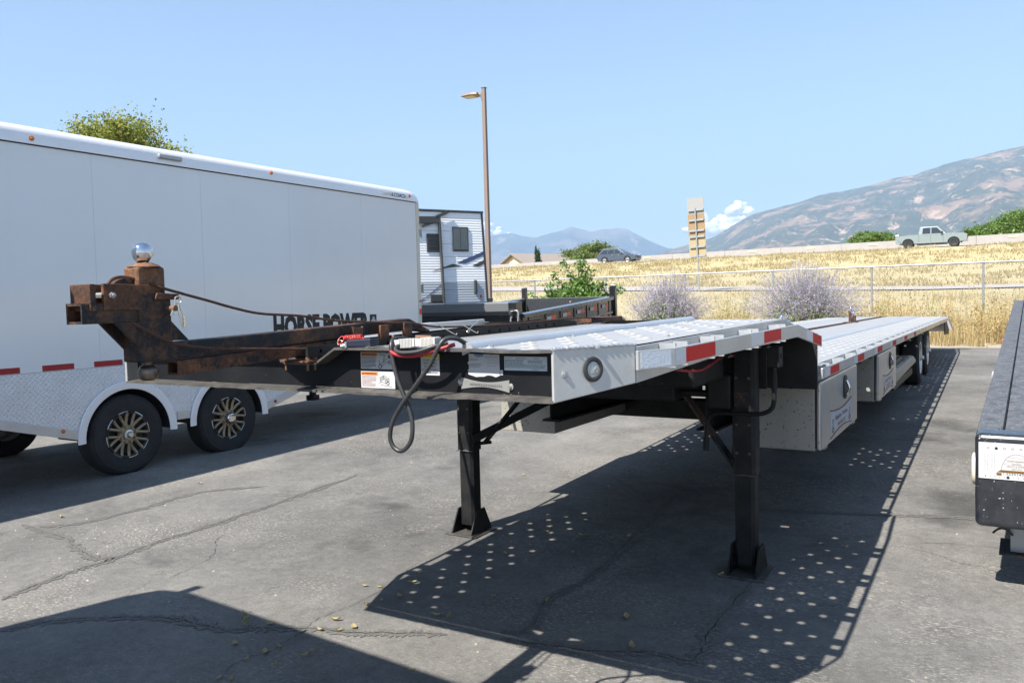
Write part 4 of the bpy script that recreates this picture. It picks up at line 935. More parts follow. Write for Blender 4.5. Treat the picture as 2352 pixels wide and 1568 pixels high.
# receiver tube open to the front
b = MB(); o_, i_ = .036, .030; z0, z1 = 1.539, 1.595; ya, yb = 1.262, 1.43
def rect(h, za, zb, y): return [(X0-h, y, za), (X0+h, y, za), (X0+h, y, zb), (X0-h, y, zb)]
b.loft(rect(o_, z0, z1, ya), rect(o_, z0, z1, yb), cap=False); b.loft(rect(i_, z0+.007, z1-.007, ya), rect(i_, z0+.007, z1-.007, yb), cap=False)
V = rect(o_, z0, z1, ya)+rect(i_, z0+.007, z1-.007, ya); b.add(V, [(k, (k+1) % 4, 4+(k+1) % 4, 4+k) for k in range(4)])
b.build('receiver_tube', 'rustdark', HA, fix=False, bevel=.003)
for x in (X0-.036, X0+.036):
    b = MB(); b.prism([(1.352, 1.540), (1.427, 1.540), (1.427, 1.462)], 'x', x-.005, x+.005); b.build('front_gusset', 'rustdark', HA)
b = MB(); b.prism([(1.531, 1.562), (1.531, 1.482), (1.612, 1.480)], 'x', X0-.006, X0+.006); b.build('rear_gusset', 'rustdark', HA)
# pulley between two plates
for x in (X0-.034, X0+.034):
    b = MB(); b.prism([(1.323, 1.576), (1.460, 1.573), (1.460, 1.645), (1.323, 1.648)], 'x', x-.006, x+.006); b.build('pulley_plate', 'rust', HA, bevel=.002)
b = MB(); b.box(X0-.05, X0+.042, 1.283, 1.300, 1.574, 1.646); b.box(X0-.045, X0-.03, 1.30, 1.33, 1.577, 1.644); b.build('stop_plate', 'rust', HA, bevel=.002)
b = MB(); b.lathe([(.010, -.016), (.052, -.016), (.054, -.013), (.046, 0), (.054, .013), (.052, .016), (.010, .016)], (X0, 1.405, 1.611), (1, 0, 0), 40); b.build('pulley', 'rustdark', HA, smooth=40)
b = MB(); b.cyl((X0-.045, 1.345, 1.616), (X0+.048, 1.345, 1.616), .0085, n=6); b.cyl((X0+.045, 1.345, 1.616), (X0+.056, 1.345, 1.616), .0045, n=10); b.build('pulley_bolt', 'galv', HA)
# hitch pin with hairpin clip
b = MB(); b.cyl((X0-.07, 1.518, 1.577), (X0+.078, 1.518, 1.577), .0085, n=14); b.build('hitch_pin', 'rustbolt', HA, smooth=50)
b = MB(); xs = X0+.072
ring = [(xs, 1.530+.011*math.cos(a), 1.600+.011*math.sin(a)) for a in np.linspace(-2.4, 2.6, 15)]
b.tube(ring, .0018, 6); b.tube([ring[0], (xs, 1.520, 1.580), (xs, 1.503, 1.556)], .0018, 6); b.tube([ring[-1], (xs, 1.517, 1.586), (xs-.003, 1.511, 1.574), (xs, 1.515, 1.555)], .0018, 6); b.build('hairpin_clip', 'zinc', HA, smooth=50)
b = MB(); b.tube(smoothpath([(xs+.006, 1.526, 1.588), (xs+.008, 1.527, 1.56), (xs+.010, 1.532, 1.535), (xs+.010, 1.536, 1.522), (xs+.012, 1.541, 1.535), (xs+.010, 1.536, 1.56), (xs+.007, 1.530, 1.586)], 5), .0026, 6)
b.cyl((xs+.012, 1.540, 1.555), (xs+.012, 1.541, 1.522), .0048, n=8); b.build('safety_clip', 'zinc', HA, smooth=50)
# two box beams running back into the track
b = MB(); b.loft([(X0-.028, 1.53, 1.426), (X0+.028, 1.53, 1.426), (X0+.028, 1.53, 1.476), (X0-.028, 1.53, 1.476)], [(X0-.028, 2.66, 1.466), (X0+.028, 2.66, 1.466), (X0+.028, 2.66, 1.514), (X0-.028, 2.66, 1.514)]); b.build('upper_beam', 'rustdark', HA, bevel=.005, seg=3)
b = MB(); b.loft([(X0-.028, 2.662, 1.466), (X0+.028, 2.662, 1.466), (X0+.028, 2.662, 1.514), (X0-.028, 2.662, 1.514)], [(X0-.028, 2.80, 1.452), (X0+.028, 2.80, 1.452), (X0+.028, 2.80, 1.461), (X0-.028, 2.80, 1.461)]); b.build('beam_end', 'rust', HA, bevel=.003)
b = MB(); o_, i_ = .025, .020
def rc(h, y, za, zb): return [(X0-h, y, za), (X0+h, y, za), (X0+h, y, zb), (X0-h, y, zb)]
b.loft(rc(o_, 1.556, 1.378, 1.421), rc(o_, 2.34, 1.412, 1.452), cap=False); b.loft(rc(i_, 1.556, 1.384, 1.415), rc(i_, 1.95, 1.401, 1.432), cap=False)
b.add(rc(o_, 1.556, 1.378, 1.421)+rc(i_, 1.556, 1.384, 1.415), [(k, (k+1) % 4, 4+(k+1) % 4, 4+k) for k in range(4)]); b.build('lower_beam', 'rust', HA, fix=False, bevel=.003)
# hanging tabs with pins
for y, zb in ((2.303, 1.440), (2.455, 1.414), (2.60, 1.420)):
    for x in (X0-.064, X0+.064):
        b = MB(); b.prism([(y-.026, zb), (y+.022, zb), (y+.026, zb+.055), (y+.024, 1.490+.03*(y-2.3)), (y-.024, 1.490+.03*(y-2.3)), (y-.028, zb+.055)], 'x', x-.006, x+.006); b.build('hanger_tab', 'rust', HA, bevel=.002)
for y, z in ((2.47, 1.430), (2.62, 1.441)):
    b = MB(); b.cyl((X0-.10, y, z), (X0+.155, y+.02, z-.004), .0085, n=14); b.build('lock_pin', 'rustbolt', HA, smooth=50)
b = MB(); b.tube(smoothpath([(X0+.13, 2.47, 1.428), (X0+.15, 2.475, 1.42), (X0+.155, 2.48, 1.40), (X0+.15, 2.49, 1.385)], 5), .0085, 10); b.build('bent_pin_end', 'rustbolt', HA, smooth=50)

# ------------------------------------------------------------------ wire rope over the pulley
def rope(pts, r, name, mt, parent=None):
    """laid wire rope: six strands twisted round the path"""
    P_ = smoothpath(pts, 10); b = MB(); L = [0]
    for a, c in zip(P_, P_[1:]): L.append(L[-1]+(c-a).length)
    fine = []; step = .006; d = 0; i = 0
    while d < L[-1] and i < len(P_)-1:
        while i < len(P_)-2 and L[i+1] < d: i += 1
        t = (d-L[i])/max(1e-9, L[i+1]-L[i]); fine.append((P_[i].lerp(P_[i+1], t), d)); d += step
    u = None
    for s_ in range(6):
        pts2 = []; u = Vector((1, 0, 0))
        for k, (p, d) in enumerate(fine):
            a = fine[max(0, k-1)][0]; c = fine[min(len(fine)-1, k+1)][0]; t = (c-a).normalized(); u = (u-t*u.dot(t)).normalized(); w_ = t.cross(u)
            ph = d/.03*2*math.pi+s_*math.pi/3; pts2.append(p+(u*math.cos(ph)+w_*math.sin(ph))*r*.58)
        b.tube(pts2, r*.46, 5)
    return b.build(name, mt, parent, smooth=60)
xr = X0+.003
cab = [(xr, 1.357, 1.640), (xr, 1.372, 1.660), (xr+.003, 1.405, 1.668), (xr+.02, 1.45, 1.657), (X0+.05, 1.514, 1.631), (X0+.06, 1.634, 1.600), (X0+.06, 1.747, 1.572), (X0+.06, 1.851, 1.553), (X0+.06, 2.024, 1.541), (X0+.055, 2.172, 1.522), (X0+.05, 2.31, 1.512), (X0+.055, 2.486, 1.502), (X0+.06, 2.63, 1.496), (X0+.07, 2.80, 1.474), (X0+.075, 3.105, 1.466), (X0+.08, 3.5, 1.466), (X0+.09, 4.02, 1.474), (X0+.09, 4.4, 1.465)]
tag(rope(cab, .0046, 'wire_rope', 'cable'), 'rusty wire rope drooping from the pulley top back along the deck', 'cable')
cab2 = [(xr, 1.35, 1.585), (xr+.003, 1.375, 1.562), (X0+.03, 1.40, 1.545), (X0+.062, 1.441, 1.512), (X0+.066, 1.521, 1.475), (X0+.060, 1.658, 1.452), (X0+.058, 1.827, 1.440), (X0+.06, 2.018, 1.428), (X0+.07, 2.12, 1.428), (X0+.078, 2.24, 1.440)]
tag(rope(cab2, .0046, 'wire_rope', 'cable'), 'rusty wire rope leaving the pulley underside down to the front channel', 'cable')

# ------------------------------------------------------------------ battery cable with grey connector
BC = thing('battery_cable', 'thick black battery cable looped over the front channel with grey connector', 'cable', (-1.62, 2.04, 1.43))
lp = [(-1.66, 2.20, 1.432), (-1.672, 2.12, 1.455), (-1.676, 2.06, 1.463), (-1.670, 2.030, 1.445), (-1.662, 2.024, 1.40), (-1.640, 2.022, 1.33), (-1.606, 2.021, 1.26), (-1.588, 2.020, 1.205), (-1.590, 2.018, 1.15), (-1.612, 2.017, 1.118), (-1.638, 2.016, 1.107), (-1.664, 2.014, 1.122), (-1.672, 2.012, 1.155), (-1.655, 2.010, 1.205), (-1.610, 2.008, 1.265), (-1.555, 2.008, 1.325), (-1.505, 2.012, 1.385), (-1.478, 2.018, 1.435), (-1.462, 2.035, 1.462), (-1.444, 2.07, 1.462), (-1.436, 2.11, 1.445), (-1.436, 2.16, 1.436)]
b = MB(); b.tube(smoothpath(lp, 6), .0072, 12); b.build('cable_loop', 'wire_black', BC, smooth=60)
b = MB(); b.tube(smoothpath([(-1.635, 2.052, 1.443), (-1.648, 2.030, 1.438), (-1.642, 2.018, 1.426), (-1.610, 2.012, 1.420), (-1.555, 2.016, 1.424), (-1.51, 2.03, 1.438), (-1.47, 2.06, 1.450)], 6), .0064, 12); b.build('black_lead', 'wire_black', BC, smooth=60)
b = MB(); b.tube(smoothpath([(-1.658, 2.055, 1.443), (-1.672, 2.034, 1.437), (-1.662, 2.022, 1.420), (-1.622, 2.020, 1.4105), (-1.56, 2.026, 1.412), (-1.50, 2.04, 1.428), (-1.45, 2.07, 1.444)], 6), .0064, 12); b.build('red_lead', 'wire_red', BC, smooth=60)
def con(x0, x1, y, z, slope):
    b = MB()
    def zz(x): return z+slope*(x-x0)
    n = 9
    b.loft([(x0, y-.016, zz(x0)-.012), (x0, y+.02, zz(x0)-.012), (x0, y+.02, zz(x0)+.013), (x0, y-.016, zz(x0)+.013)], [(x1, y-.016, zz(x1)-.012), (x1, y+.02, zz(x1)-.012), (x1, y+.02, zz(x1)+.013), (x1, y-.016, zz(x1)+.013)])
    for k in range(n):
        xa = x0+.022+(x1-x0-.03)*k/n; b.loft([(xa, y-.019, zz(xa)-.014), (xa, y+.023, zz(xa)-.014), (xa, y+.023, zz(xa)+.0155), (xa, y-.019, zz(xa)+.0155)], [(xa+.0042, y-.019, zz(xa)-.014), (xa+.0042, y+.023, zz(xa)-.014), (xa+.0042, y+.023, zz(xa)+.0155), (xa+.0042, y-.019, zz(xa)+.0155)])
    return b
con(-1.668, -1.585, 2.055, 1.445, .05).build('connector_half', 'greyplastic', BC, bevel=.0015)
con(-1.582, -1.505, 2.055, 1.4495, .05).build('connector_half', 'greyplastic', BC, bevel=.0015)
b = MB(); b.box(-1.669, -1.668, 2.042, 2.054, 1.437, 1.452); b.box(-1.669, -1.668, 2.060, 2.073, 1.437, 1.452); b.build('connector_socket', 'ink', BC)

# breakaway switch with coiled red cord
BS = thing('breakaway_switch', 'small dark blue switch box with red coiled cord on the front channel lip', 'switch', (-1.86, 2.06, 1.432))
b = MB(); b.loft([(-1.880, 2.05, 1.4335), (-1.785, 2.06, 1.4365), (-1.780, 2.10, 1.4365), (-1.875, 2.09, 1.4335)], [(-1.880, 2.05, 1.456), (-1.785, 2.06, 1.462), (-1.780, 2.10, 1.462), (-1.875, 2.09, 1.456)]); b.build('switch_body', 'bluebox', BS, bevel=.003)
b = MB(); b.box(-1.884, -1.876, 2.046, 2.095, 1.432, 1.452); b.cyl((-1.884, 2.06, 1.440), (-1.905, 2.052, 1.436), .007, n=12); b.build('switch_plug', 'galv', BS)
b = MB(); b.box(-1.80, -1.765, 2.052, 2.11, 1.4325, 1.4355); b.build('switch_bracket', 'zinc', BS)
b = MB(); helix = []
for i in range(150):
    a = i*.42; t = i/150; helix.append((-1.905+.075*t, 2.075+.010*math.cos(a), 1.463+.008*math.sin(a)+.004*t))
b.tube(helix, .0017, 5); b.tube(smoothpath([(-1.905, 2.08, 1.465), (-1.918, 2.07, 1.468), (-1.925, 2.06, 1.455), (-1.915, 2.05, 1.444), (-1.90, 2.05, 1.448), (-1.898, 2.06, 1.462), (-1.912, 2.07, 1.466)], 6), .0018, 6); b.build('coiled_cord', 'redcoil', BS, smooth=60)
b = MB(); b.tube([(-1.912+.013*math.cos(a), 2.056, 1.448+.008*math.sin(a)) for a in np.linspace(0, 12.5, 40)], .0012, 5); b.build('split_ring', 'zinc', BS, smooth=60)

# cotter pin and wire ties on the track
b = MB(); b.tube(smoothpath([(-2.035, 3.02, 1.448), (-2.03, 3.0, 1.44), (-2.03, 2.995, 1.448), (-2.03, 3.05, 1.475), (-2.03, 3.09, 1.492)], 5), .0024, 6); tag(b.build('cotter_pin', 'zinc', smooth=60), 'zinc cotter pin stuck in a hole of the black track', 'pin')
for x, y, lab in ((-2.028, 2.80, 'thin steel wire tie across the track nearer the hitch arm'), (-2.026, 2.96, 'thin steel wire tie across the track nearer the cotter pin')):
    b = MB(); b.tube(smoothpath([(x, y-.03, 1.487), (x+.02, y, 1.465), (x+.05, y+.03, 1.44), (x+.055, y+.032, 1.447)], 5), .0016, 5); tag(b.build('wire_tie', 'zinc', smooth=60), lab, 'wire')

# ball mounts standing in the lower track
def ball_mount(y, label, two):
    t = thing('ball_mount', label, 'hitch', (-2.1, y, ZL-.0063*(y-5)), group='ball mounts in the deck track')
    z = ZL-.0063*(y-5)+.01
    for k, (dx, dy, h) in enumerate(((-.03, 0, .15), (.05, -.12, .10)) if two else ((0, 0, .19), (.06, -.16, .12))):
        b = MB(); b.box(-2.1+dx-.035, -2.1+dx+.035, y+dy-.035, y+dy+.035, z, z+h); b.build('mount_post', 'rust', t, bevel=.006)
        b = MB(); b.lathe([(.028, 0), (.02, .008), (.016, .016), (.03, .03), (.036, .048), (.03, .066), (.015, .076), (.0003, .077)], (-2.1+dx, y+dy, z+h), (0, 0, 1), 24); b.build('mount_ball', 'chrome', t, smooth=50)
    b = MB(); b.box(-2.2, -2.0, y-.2, y+.1, z, z+.012); b.build('mount_base', 'rustbolt', t)
ball_mount(9.5, 'chrome ball mount pair in the deck track just behind the step', True)
ball_mount(14.3, 'chrome ball mount standing farther back near the trailer wheels', False)

# rusty slide block behind the track end
b = MB(); b.box(-2.16, -2.04, 4.30, 4.75, 1.438, 1.468); sb = tag(b.build('slide_block', 'rust', bevel=.004), 'rusty slide block lying behind the end of the track', 'block')
# ------------------------------------------------------------------ white enclosed cargo trailer on the left
CT = thing('cargo_trailer', 'long glossy white enclosed cargo trailer with tread plate skirt on the left', 'trailer', (-8.4, 5.4, 0))
SX = -7.18; BX = -9.63; YR = 9.40; YF = -.6
b = MB(); b.box(BX+.03, SX-.02, YF, YR-.02, .86, 3.05); b.build('body', 'cargotrim', CT)
for xa in (BX+.3, SX-.55):
    b = MB(); b.box(xa, xa+.1, YF, YR-.1, .62, .855); b.build('chassis_rail', 'black', CT)
seams = [-.6, .62, 1.84, 3.06, 4.51, 5.70, 6.93, 8.19, 9.36]
for a, c in zip(seams, seams[1:]):
    b = MB(); b.box(SX-.019, SX, a+.0008, c-.0008, 1.062, 3.045); b.build('wall_panel', 'cargowhite', CT, bevel=.0006, seg=1)
# roof: rounded bright rail all round
def roofsec(y, drop, inset):
    pr = [(SX+.022-inset, 3.032), (SX+.022-inset, 3.105), (SX+.010-inset, 3.150), (SX-.025-inset, 3.182), (SX-.08-inset, 3.200), (SX-.4, 3.215), ((SX+BX)/2, 3.235)]
    pr = pr+[(SX+BX-x, z) for x, z in pr[::-1][1:]]
    return [(x, y, 3.032+(z-3.032)*drop) for x, z in pr]
S_ = [roofsec(YF, 1, 0), roofsec(9.16, 1, 0), roofsec(9.26, .97, .002), roofsec(9.34, .86, .006), roofsec(9.395, .62, .012), roofsec(9.425, .25, .02)]
b = MB(); n = len(S_[0]); b.v = [p for s_ in S_ for p in s_]
b.f = [(j*n+i, j*n+(i+1) % n, (j+1)*n+(i+1) % n, (j+1)*n+i) for j in range(len(S_)-1) for i in range(n)]+[tuple(range(n)), tuple(range((len(S_)-1)*n, len(S_)*n))]; b.m = [0]*len(b.f)
b.build('roof', 'cargotrim', CT, smooth=60)
b = MB(); b.box(SX+.0005, SX+.006, YF, 9.36, 3.022, 3.032); b.build('roof_drip_edge', 'plasticblk', CT)
b = MB(); b.box(SX-.05, SX+.008, 9.36, 9.43, .95, 3.03); b.build('corner_post', 'cream', CT, bevel=.006)
b = MB(); b.box(BX, SX-.05, 9.38, 9.42, .95, 3.03); b.build('rear_wall', 'cargowhite', CT)
for z in (2.55, 1.75):
    b = MB(); b.box(SX-.02, SX+.012, 9.431, 9.475, z, z+.10); b.cyl((SX+.012, 9.465, z-.02), (SX+.012, 9.465, z+.12), .012, n=10); b.build('door_hinge', 'galv', CT)
b = MB(); b.cyl((SX+.008, 9.395, 1.62), (SX+.016, 9.395, 1.62), .016, n=14); b.build('marker_light', 'redlens', CT)
b = MB(); b.box(SX+.008, SX+.012, 9.37, 9.42, 1.43, 1.51); b.build('reflector', 'orangetape', CT)
for y, z, mt in ((3.968, 3.078, 'amber'), (6.66, 3.115, 'amber'), (9.20, 3.10, 'redlens')):
    b = MB(); b.lathe([(.022, 0), (.022, .006), (.014, .008), (.013, .016), (.0003, .020)], (SX+.021, y, z), (1, 0, 0), 18, 0); o = b.build('marker_light', ['wheeldark', mt], CT, smooth=50)
    o.data.materials.clear(); o.data.materials.append(M[mt])
b = MB(); b.box(SX+.021, SX+.055, 5.19, 5.46, 3.075, 3.125); lb = b.build('side_lamp', 'galv', CT, bevel=.018, seg=3)
b = MB(); b.box(SX+.055, SX+.058, 5.22, 5.43, 3.085, 3.112); b.build('side_lamp_lens', 'paper', lb)
text('raised_emblem', 'N.COACH', .050, (SX+.0225, 8.78, 3.062), (0, 1, 0), (0, 0, 1), 'ink', CT, .34, .012, ext=.003)
b = MB(); b.prism([(8.60, 3.078), (8.78, 3.115), (8.80, 3.085), (8.74, 3.07)], 'x', SX+.0222, SX+.030); b.prism([(9.11, 3.115), (9.16, 3.065), (9.10, 3.06)], 'x', SX+.0222, SX+.028); b.build('emblem_wing', 'chrome', CT)
text('lettering', 'HORSE POWER', .235, (SX+.0005, 6.625, 1.235), (0, 1, 0), (0, 0, 1), 'ink', CT, 1.66, .06, ext=.0008)
b = MB(); b.box(SX+.0005, SX+.0012, 8.30, 8.435, 1.30, 1.455); b.build('emblem_square', 'ink', CT)
b = MB(); b.prism([(8.318, 1.345), (8.335, 1.388), (8.352, 1.392), (8.356, 1.425), (8.39, 1.425), (8.395, 1.392), (8.412, 1.386), (8.425, 1.345)], 'x', SX+.0014, SX+.0018); b.build('emblem_car', 'paper', CT)
# tread plate skirt with two wheel arches
ZS = .39
def arc(cy, r_, a0, a1, n=18): return [(cy+r_*math.cos(R(a0+(a1-a0)*i/n)), ZS+r_*math.sin(R(a0+(a1-a0)*i/n))) for i in range(n+1)]
C1, C2, AR = 4.77, 5.965, .475
poly = [(YF, 1.058), (YF, .86), (2.75, .86), (C1-AR, .41)]+arc(C1, AR, 178, 8)+[(C1+AR+.03, .46), (C2-AR-.03, .46)]+arc(C2, AR, 172, 2)+[(C2+AR+.02, .41), (7.95, .86), (9.36, .86), (9.36, 1.058)]
b = MB(); b.prism(poly, 'x', SX-.012, SX+.002); b.build('tread_skirt', 'treadside', CT)
# arch trims and lower edge trim
for cy in (C1, C2):
    b = MB(); P_ = arc(cy, AR+.012, 182, -2, 30); V = []
    prof = [(-.045, .004), (.030, .006), (.034, .014), (.026, .022), (-.012, .020), (-.045, .010)]
    for (y, z) in P_:
        d = Vector((y-cy, z-ZS)).normalized()
        for (rad, ox) in prof: V.append((SX+ox, y+d.x*rad, z+d.y*rad))
    n = len(prof); F = [(i*n+k, i*n+(k+1) % n, (i+1)*n+(k+1) % n, (i+1)*n+k) for i in range(len(P_)-1) for k in range(n)]+[tuple(range(n)), tuple(range((len(P_)-1)*n, len(P_)*n))]
    b.add(V, F); b.build('fender_trim', 'cargotrim', CT, smooth=40)
    b = MB(); V = []
    for (y, z) in arc(cy, AR-.02, 180, 0, 20): V += [(SX-.01, y, z), (SX-.42, y, z)]
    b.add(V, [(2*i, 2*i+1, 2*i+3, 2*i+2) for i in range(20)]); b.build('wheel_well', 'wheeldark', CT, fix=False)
def trimbar(p, q, wid=.085):
    b = MB(); d = Vector((q[0]-p[0], q[1]-p[1])).normalized(); n_ = Vector((-d.y, d.x))*wid
    b.prism([p, q, (q[0]+n_.x, q[1]+n_.y), (p[0]+n_.x, p[1]+n_.y)], 'x', SX+.0022, SX+.012); b.build('edge_trim', 'alu', CT, bevel=.003)
trimbar((2.70, .862), (C1-AR-.035, .415)); trimbar((C1+AR+.055, .462), (C2-AR-.055, .462)); trimbar((C2+AR+.045, .415), (7.98, .862)); trimbar((8.0, .862), (9.36, .862)); trimbar((YF, .862), (2.68, .862))
for y, z in ((4.12, .52), (6.60, .50)):
    b = MB(); b.lathe([(.018, 0), (.018, .006), (.012, .014), (.0003, .017)], (SX+.012, y, z), (1, 0, 0), 16); b.build('marker_light', 'amber' if y < 5 else 'redlens', CT, smooth=50)
k = 0
while 3.02+.475*k < 9.2:
    y = 3.02+.475*k; k += 1
    b = MB(); b.box(SX+.0003, SX+.0012, y, y+.285, 1.066, 1.118); b.build('reflective_tape', 'darkred', CT)
for cy, hc in ((C1, False), (C2, True)):
    wheel(CT, -7.315, cy, .39, .39, .24, 1, 8, .215, hubcap=hc)
    wheel(CT, -9.50, cy, .39, .39, .24, -1, 0, .215)
    b = MB(); b.cyl((-9.4, cy, .39), (-7.4, cy, .39), .055, n=12); b.box(-7.62, -7.56, cy-.3, cy+.3, .45, .52); b.build('axle', 'black', CT)
b = MB(); b.cyl((-7.72, 7.75, .42), (-7.72, 7.75, .86), .045, n=16); b.cyl((-7.72, 7.75, .36), (-7.72, 7.75, .42), .085, n=18); b.build('corner_jack', 'rustdark', CT, smooth=40)

# ------------------------------------------------------------------ second enclosed trailer beside the camera (only its shadow falls into view)
ET = thing('parked_trailer', 'plain white enclosed trailer parked left of the viewpoint, throwing the dark corner shadow', 'trailer', (-3.5, -.2, 0), (0, 0, R(-5.5)))
b = MB(); prof = [(-1.02, .0), (-1.18, -.05), (-1.25, -.2), (-1.35, -.75), (-1.35, -4.6), (1.10, -4.6), (1.10, .0)]
inv = None
V0 = [(x+.0, y+.96, .45) for x, y in prof]; V1 = [(x, y+.96, 2.36) for x, y in prof]; V2 = [(x*.97, y*.99+.94, 2.42) for x, y in prof]
b.loft(V0, V1); b.loft(V1, V2); b.build('body', 'cargowhite', ET, world=False)
for x in (-1.2, .95):
    b = MB(); b.lathe([(.2, -.1), (.36, -.1), (.38, -.05), (.38, .05), (.36, .1), (.2, .1)], (x, -1.6, .38), (1, 0, 0), 32); b.build('wheel', 'rubber', ET, world=False, smooth=40)
b = MB(); b.box(-1.06, -1.0, .955, 1.06, 2.35, 2.39); b.build('corner_bracket', 'galv', ET, world=False)

# ------------------------------------------------------------------ travel trailer with white ribbed siding
uA = (.4695, .8829); RZ = -math.atan2(uA[0], uA[1]); gz = .17
RV = thing('travel_trailer', 'white ribbed travel trailer with grey lower band and black awning arm', 'trailer', (-10.095, 13.313, gz), (0, 0, RZ))
FORESHORT[RV.name] = .70
def far_edge(z): return 2.04+(3.49-(z+gz))*.072
H0, H1 = .62, 3.29
# siding: each rib is a shallow rounded course
z = H0; course = 0
def ribs(z0, z1, y0, y1f, mt):
    b = MB(); n = max(1, round((z1-z0)/.052)); h = (z1-z0)/n; V = []; pr = []
    for k in range(n):
        for t, ox in ((0, -.001), (.12, .0005), (.30, .0025), (.6, .003), (.88, .0008)): pr.append((z0+h*(k+t), ox))
    pr.append((z1, -.001))
    for (zz, ox) in pr: V += [(ox, y0, zz), (ox, y1f(zz), zz)]
    b.add(V, [(2*i, 2*i+1, 2*i+3, 2*i+2) for i in range(len(pr)-1)]); return b.build('siding', mt, RV, world=False, fix=False, smooth=60)
band = 1.84
zz = H0
while zz < H1-.01:
    top = min(zz+.265, H1); 
    if zz < band < top: top = band
    ribs(zz+.003, top-.003, -5.5, far_edge, 'rvgrey' if top <= band+.001 else 'rvwhite'); zz = top
b = MB(); b.prism([(-5.5, H0), (far_edge(H0), H0), (far_edge(H1), H1), (-5.5, H1)], 'x', -2.4, -.008); b.build('body', 'rvgrey', RV, world=False)
b = MB(); b.prism([(-5.5, H1), (far_edge(H1)+.03, H1), (far_edge(H1)+.03, H1+.045), (-5.5, H1+.045)], 'x', -2.42, .03); b.build('roof_edge', 'rvblack', RV, world=False, bevel=.008)
b = MB(); b.loft([(-.03, far_edge(H0)-.05, H0), (.012, far_edge(H0)-.05, H0), (.012, far_edge(H0)+.02, H0), (-.03, far_edge(H0)+.02, H0)], [(-.03, far_edge(H1)-.05, H1), (.012, far_edge(H1)-.05, H1), (.012, far_edge(H1)+.02, H1), (-.03, far_edge(H1)+.02, H1)]); b.build('corner_trim', 'rvblack', RV, world=False)
# awning arm and header
b = MB(); b.bar((.05, .57, 3.12), (.05, .675, .9), .05, .075, up=(1, 0, 0)); b.build('awning_arm', 'rvblack', RV, world=False, bevel=.004)
b = MB(); b.bar((.05, -2.5, 3.06), (.05, .60, 3.12), .06, .14, up=(0, 0, 1)); b.build('awning_header', 'rvblack', RV, world=False, bevel=.006)
b = MB(); b.bar((.06, .45, 3.17), (.06, .86, 3.29), .04, .06); b.build('awning_bracket', 'rvblack', RV, world=False); b = MB(); b.bar((.06, .02, 2.98), (.06, .40, 3.07), .03, .05); b.build('awning_bracket', 'rvblack', RV, world=False)
def panel(y0, y1, z0, z1, x0, x1, mt, name, bev, par=RV):
    b = MB(); b.box(x0, x1, y0, y1, z0, z1); return b.build(name, mt, par, world=False, bevel=bev, seg=4)
wn = panel(1.012, 1.543, 2.485, 2.994, .0, .030, 'rvblack', 'window', .012)
panel(1.045, 1.262, 2.52, 2.96, .0305, .034, 'glassgrey', 'pane', .002, wn); panel(1.278, 1.505, 2.52, 2.96, .0305, .034, 'glassgrey', 'pane', .002, wn)
for y0, y1, z0, z1, n in ((.17, .571, 2.463, 2.84, 3), (.246, .687, 1.33, 1.60, 2)):
    v_ = panel(y0, y1, z0, z1, .0, .022, 'rvblack', 'vent', .012)
    for k in range(n): panel(y0+.04, y1-.04, z0+(z1-z0)*(.25+.2*k), z0+(z1-z0)*(.28+.2*k), .0222, .034, 'plasticblk', 'vent_slat', .0, v_)
panel(1.694, 1.79, 1.60, 1.888, .0, .05, 'rvblack', 'grab_handle', .02)
panel(1.90, 1.96, 1.51, 1.575, .0, .02, 'redlens', 'marker_light', .008)
def stripe(pts, mt):
    b = MB(); b.prism(pts, 'x', .0068, .0085); b.build('graphic_stripe', mt, RV, world=False)
stripe([(.30, 2.07), (.48, 2.11), (1.0, 2.225), (1.32, 2.185), (.75, 2.135), (.46, 2.09)], 'rvolive')
stripe([(1.14, 2.25), (1.55, 2.36), (2.09, 2.50), (2.09, 2.42), (1.42, 2.23)], 'rvblue')
stripe([(1.66, 2.19), (2.12, 2.33), (2.12, 2.25), (1.88, 2.17)], 'rvolive')
stripe([(-.5, 1.42), (.05, 1.52), (.60, 1.80), (.60, 1.78), (.3, 1.62), (-.1, 1.44), (-.5, 1.35)], 'rvblue')
stripe([(-.4, 1.30), (.25, 1.45), (.25, 1.43), (-.4, 1.27)], 'rvblack')
panel(2.22, 2.6, 1.42, 1.50, -1.2, -.3, 'pole', 'rear_bumper', .01)
for y in (-1.5, -2.4):
    b = MB(); b.lathe([(.2, -.1), (.34, -.1), (.36, -.05), (.36, .05), (.34, .1), (.2, .1)], (-.25, y, .36), (1, 0, 0), 32); b.build('wheel', 'rubber', RV, world=False, smooth=40)

# ------------------------------------------------------------------ grey dump trailer
DT = thing('dump_trailer', 'gunmetal grey dump trailer with tarp housing and red white tape behind the deck', 'trailer', (-6.272, 10.822, .12), (R(3.05), 0, R(6.95)))
WD = -2.02; LN = 4.75; TZ = 1.28; BZ = .62
b = MB(); b.box(-.035, 0, 0, LN, BZ, TZ-.02); b.box(WD, WD+.035, 0, LN, BZ, TZ-.02); b.box(WD+.035, -.035, 0, .035, BZ, TZ+.02); b.box(WD+.035, -.035, 0, LN, BZ-.04, BZ); b.build('box_walls', 'dumpblack', DT, world=False)
for x0, x1 in ((-.06, .035), (WD-.035, WD+.06)):
    b = MB(); b.prism([(x0, TZ-.06), (x1, TZ-.075), (x1, TZ-.015), (x0, TZ)], 'y', 0, LN-.02); b.build('top_rail', 'dumpgrey', DT, world=False, bevel=.006)
for k in range(7):
    y = .25+.70*k
    b = MB(); b.prism([(y-.04, BZ), (y+.04, BZ), (y+.03, TZ-.08), (y-.03, TZ-.08)], 'x', .0005, .014); b.build('side_post', 'dumpblack', DT, world=False, bevel=.006)
b = MB(); b.prism([(.0005, .985), (.03, .975), (.03, .94), (.0005, .92)], 'y', .02, LN-.15); b.build('side_ridge', 'dumpgrey', DT, world=False)
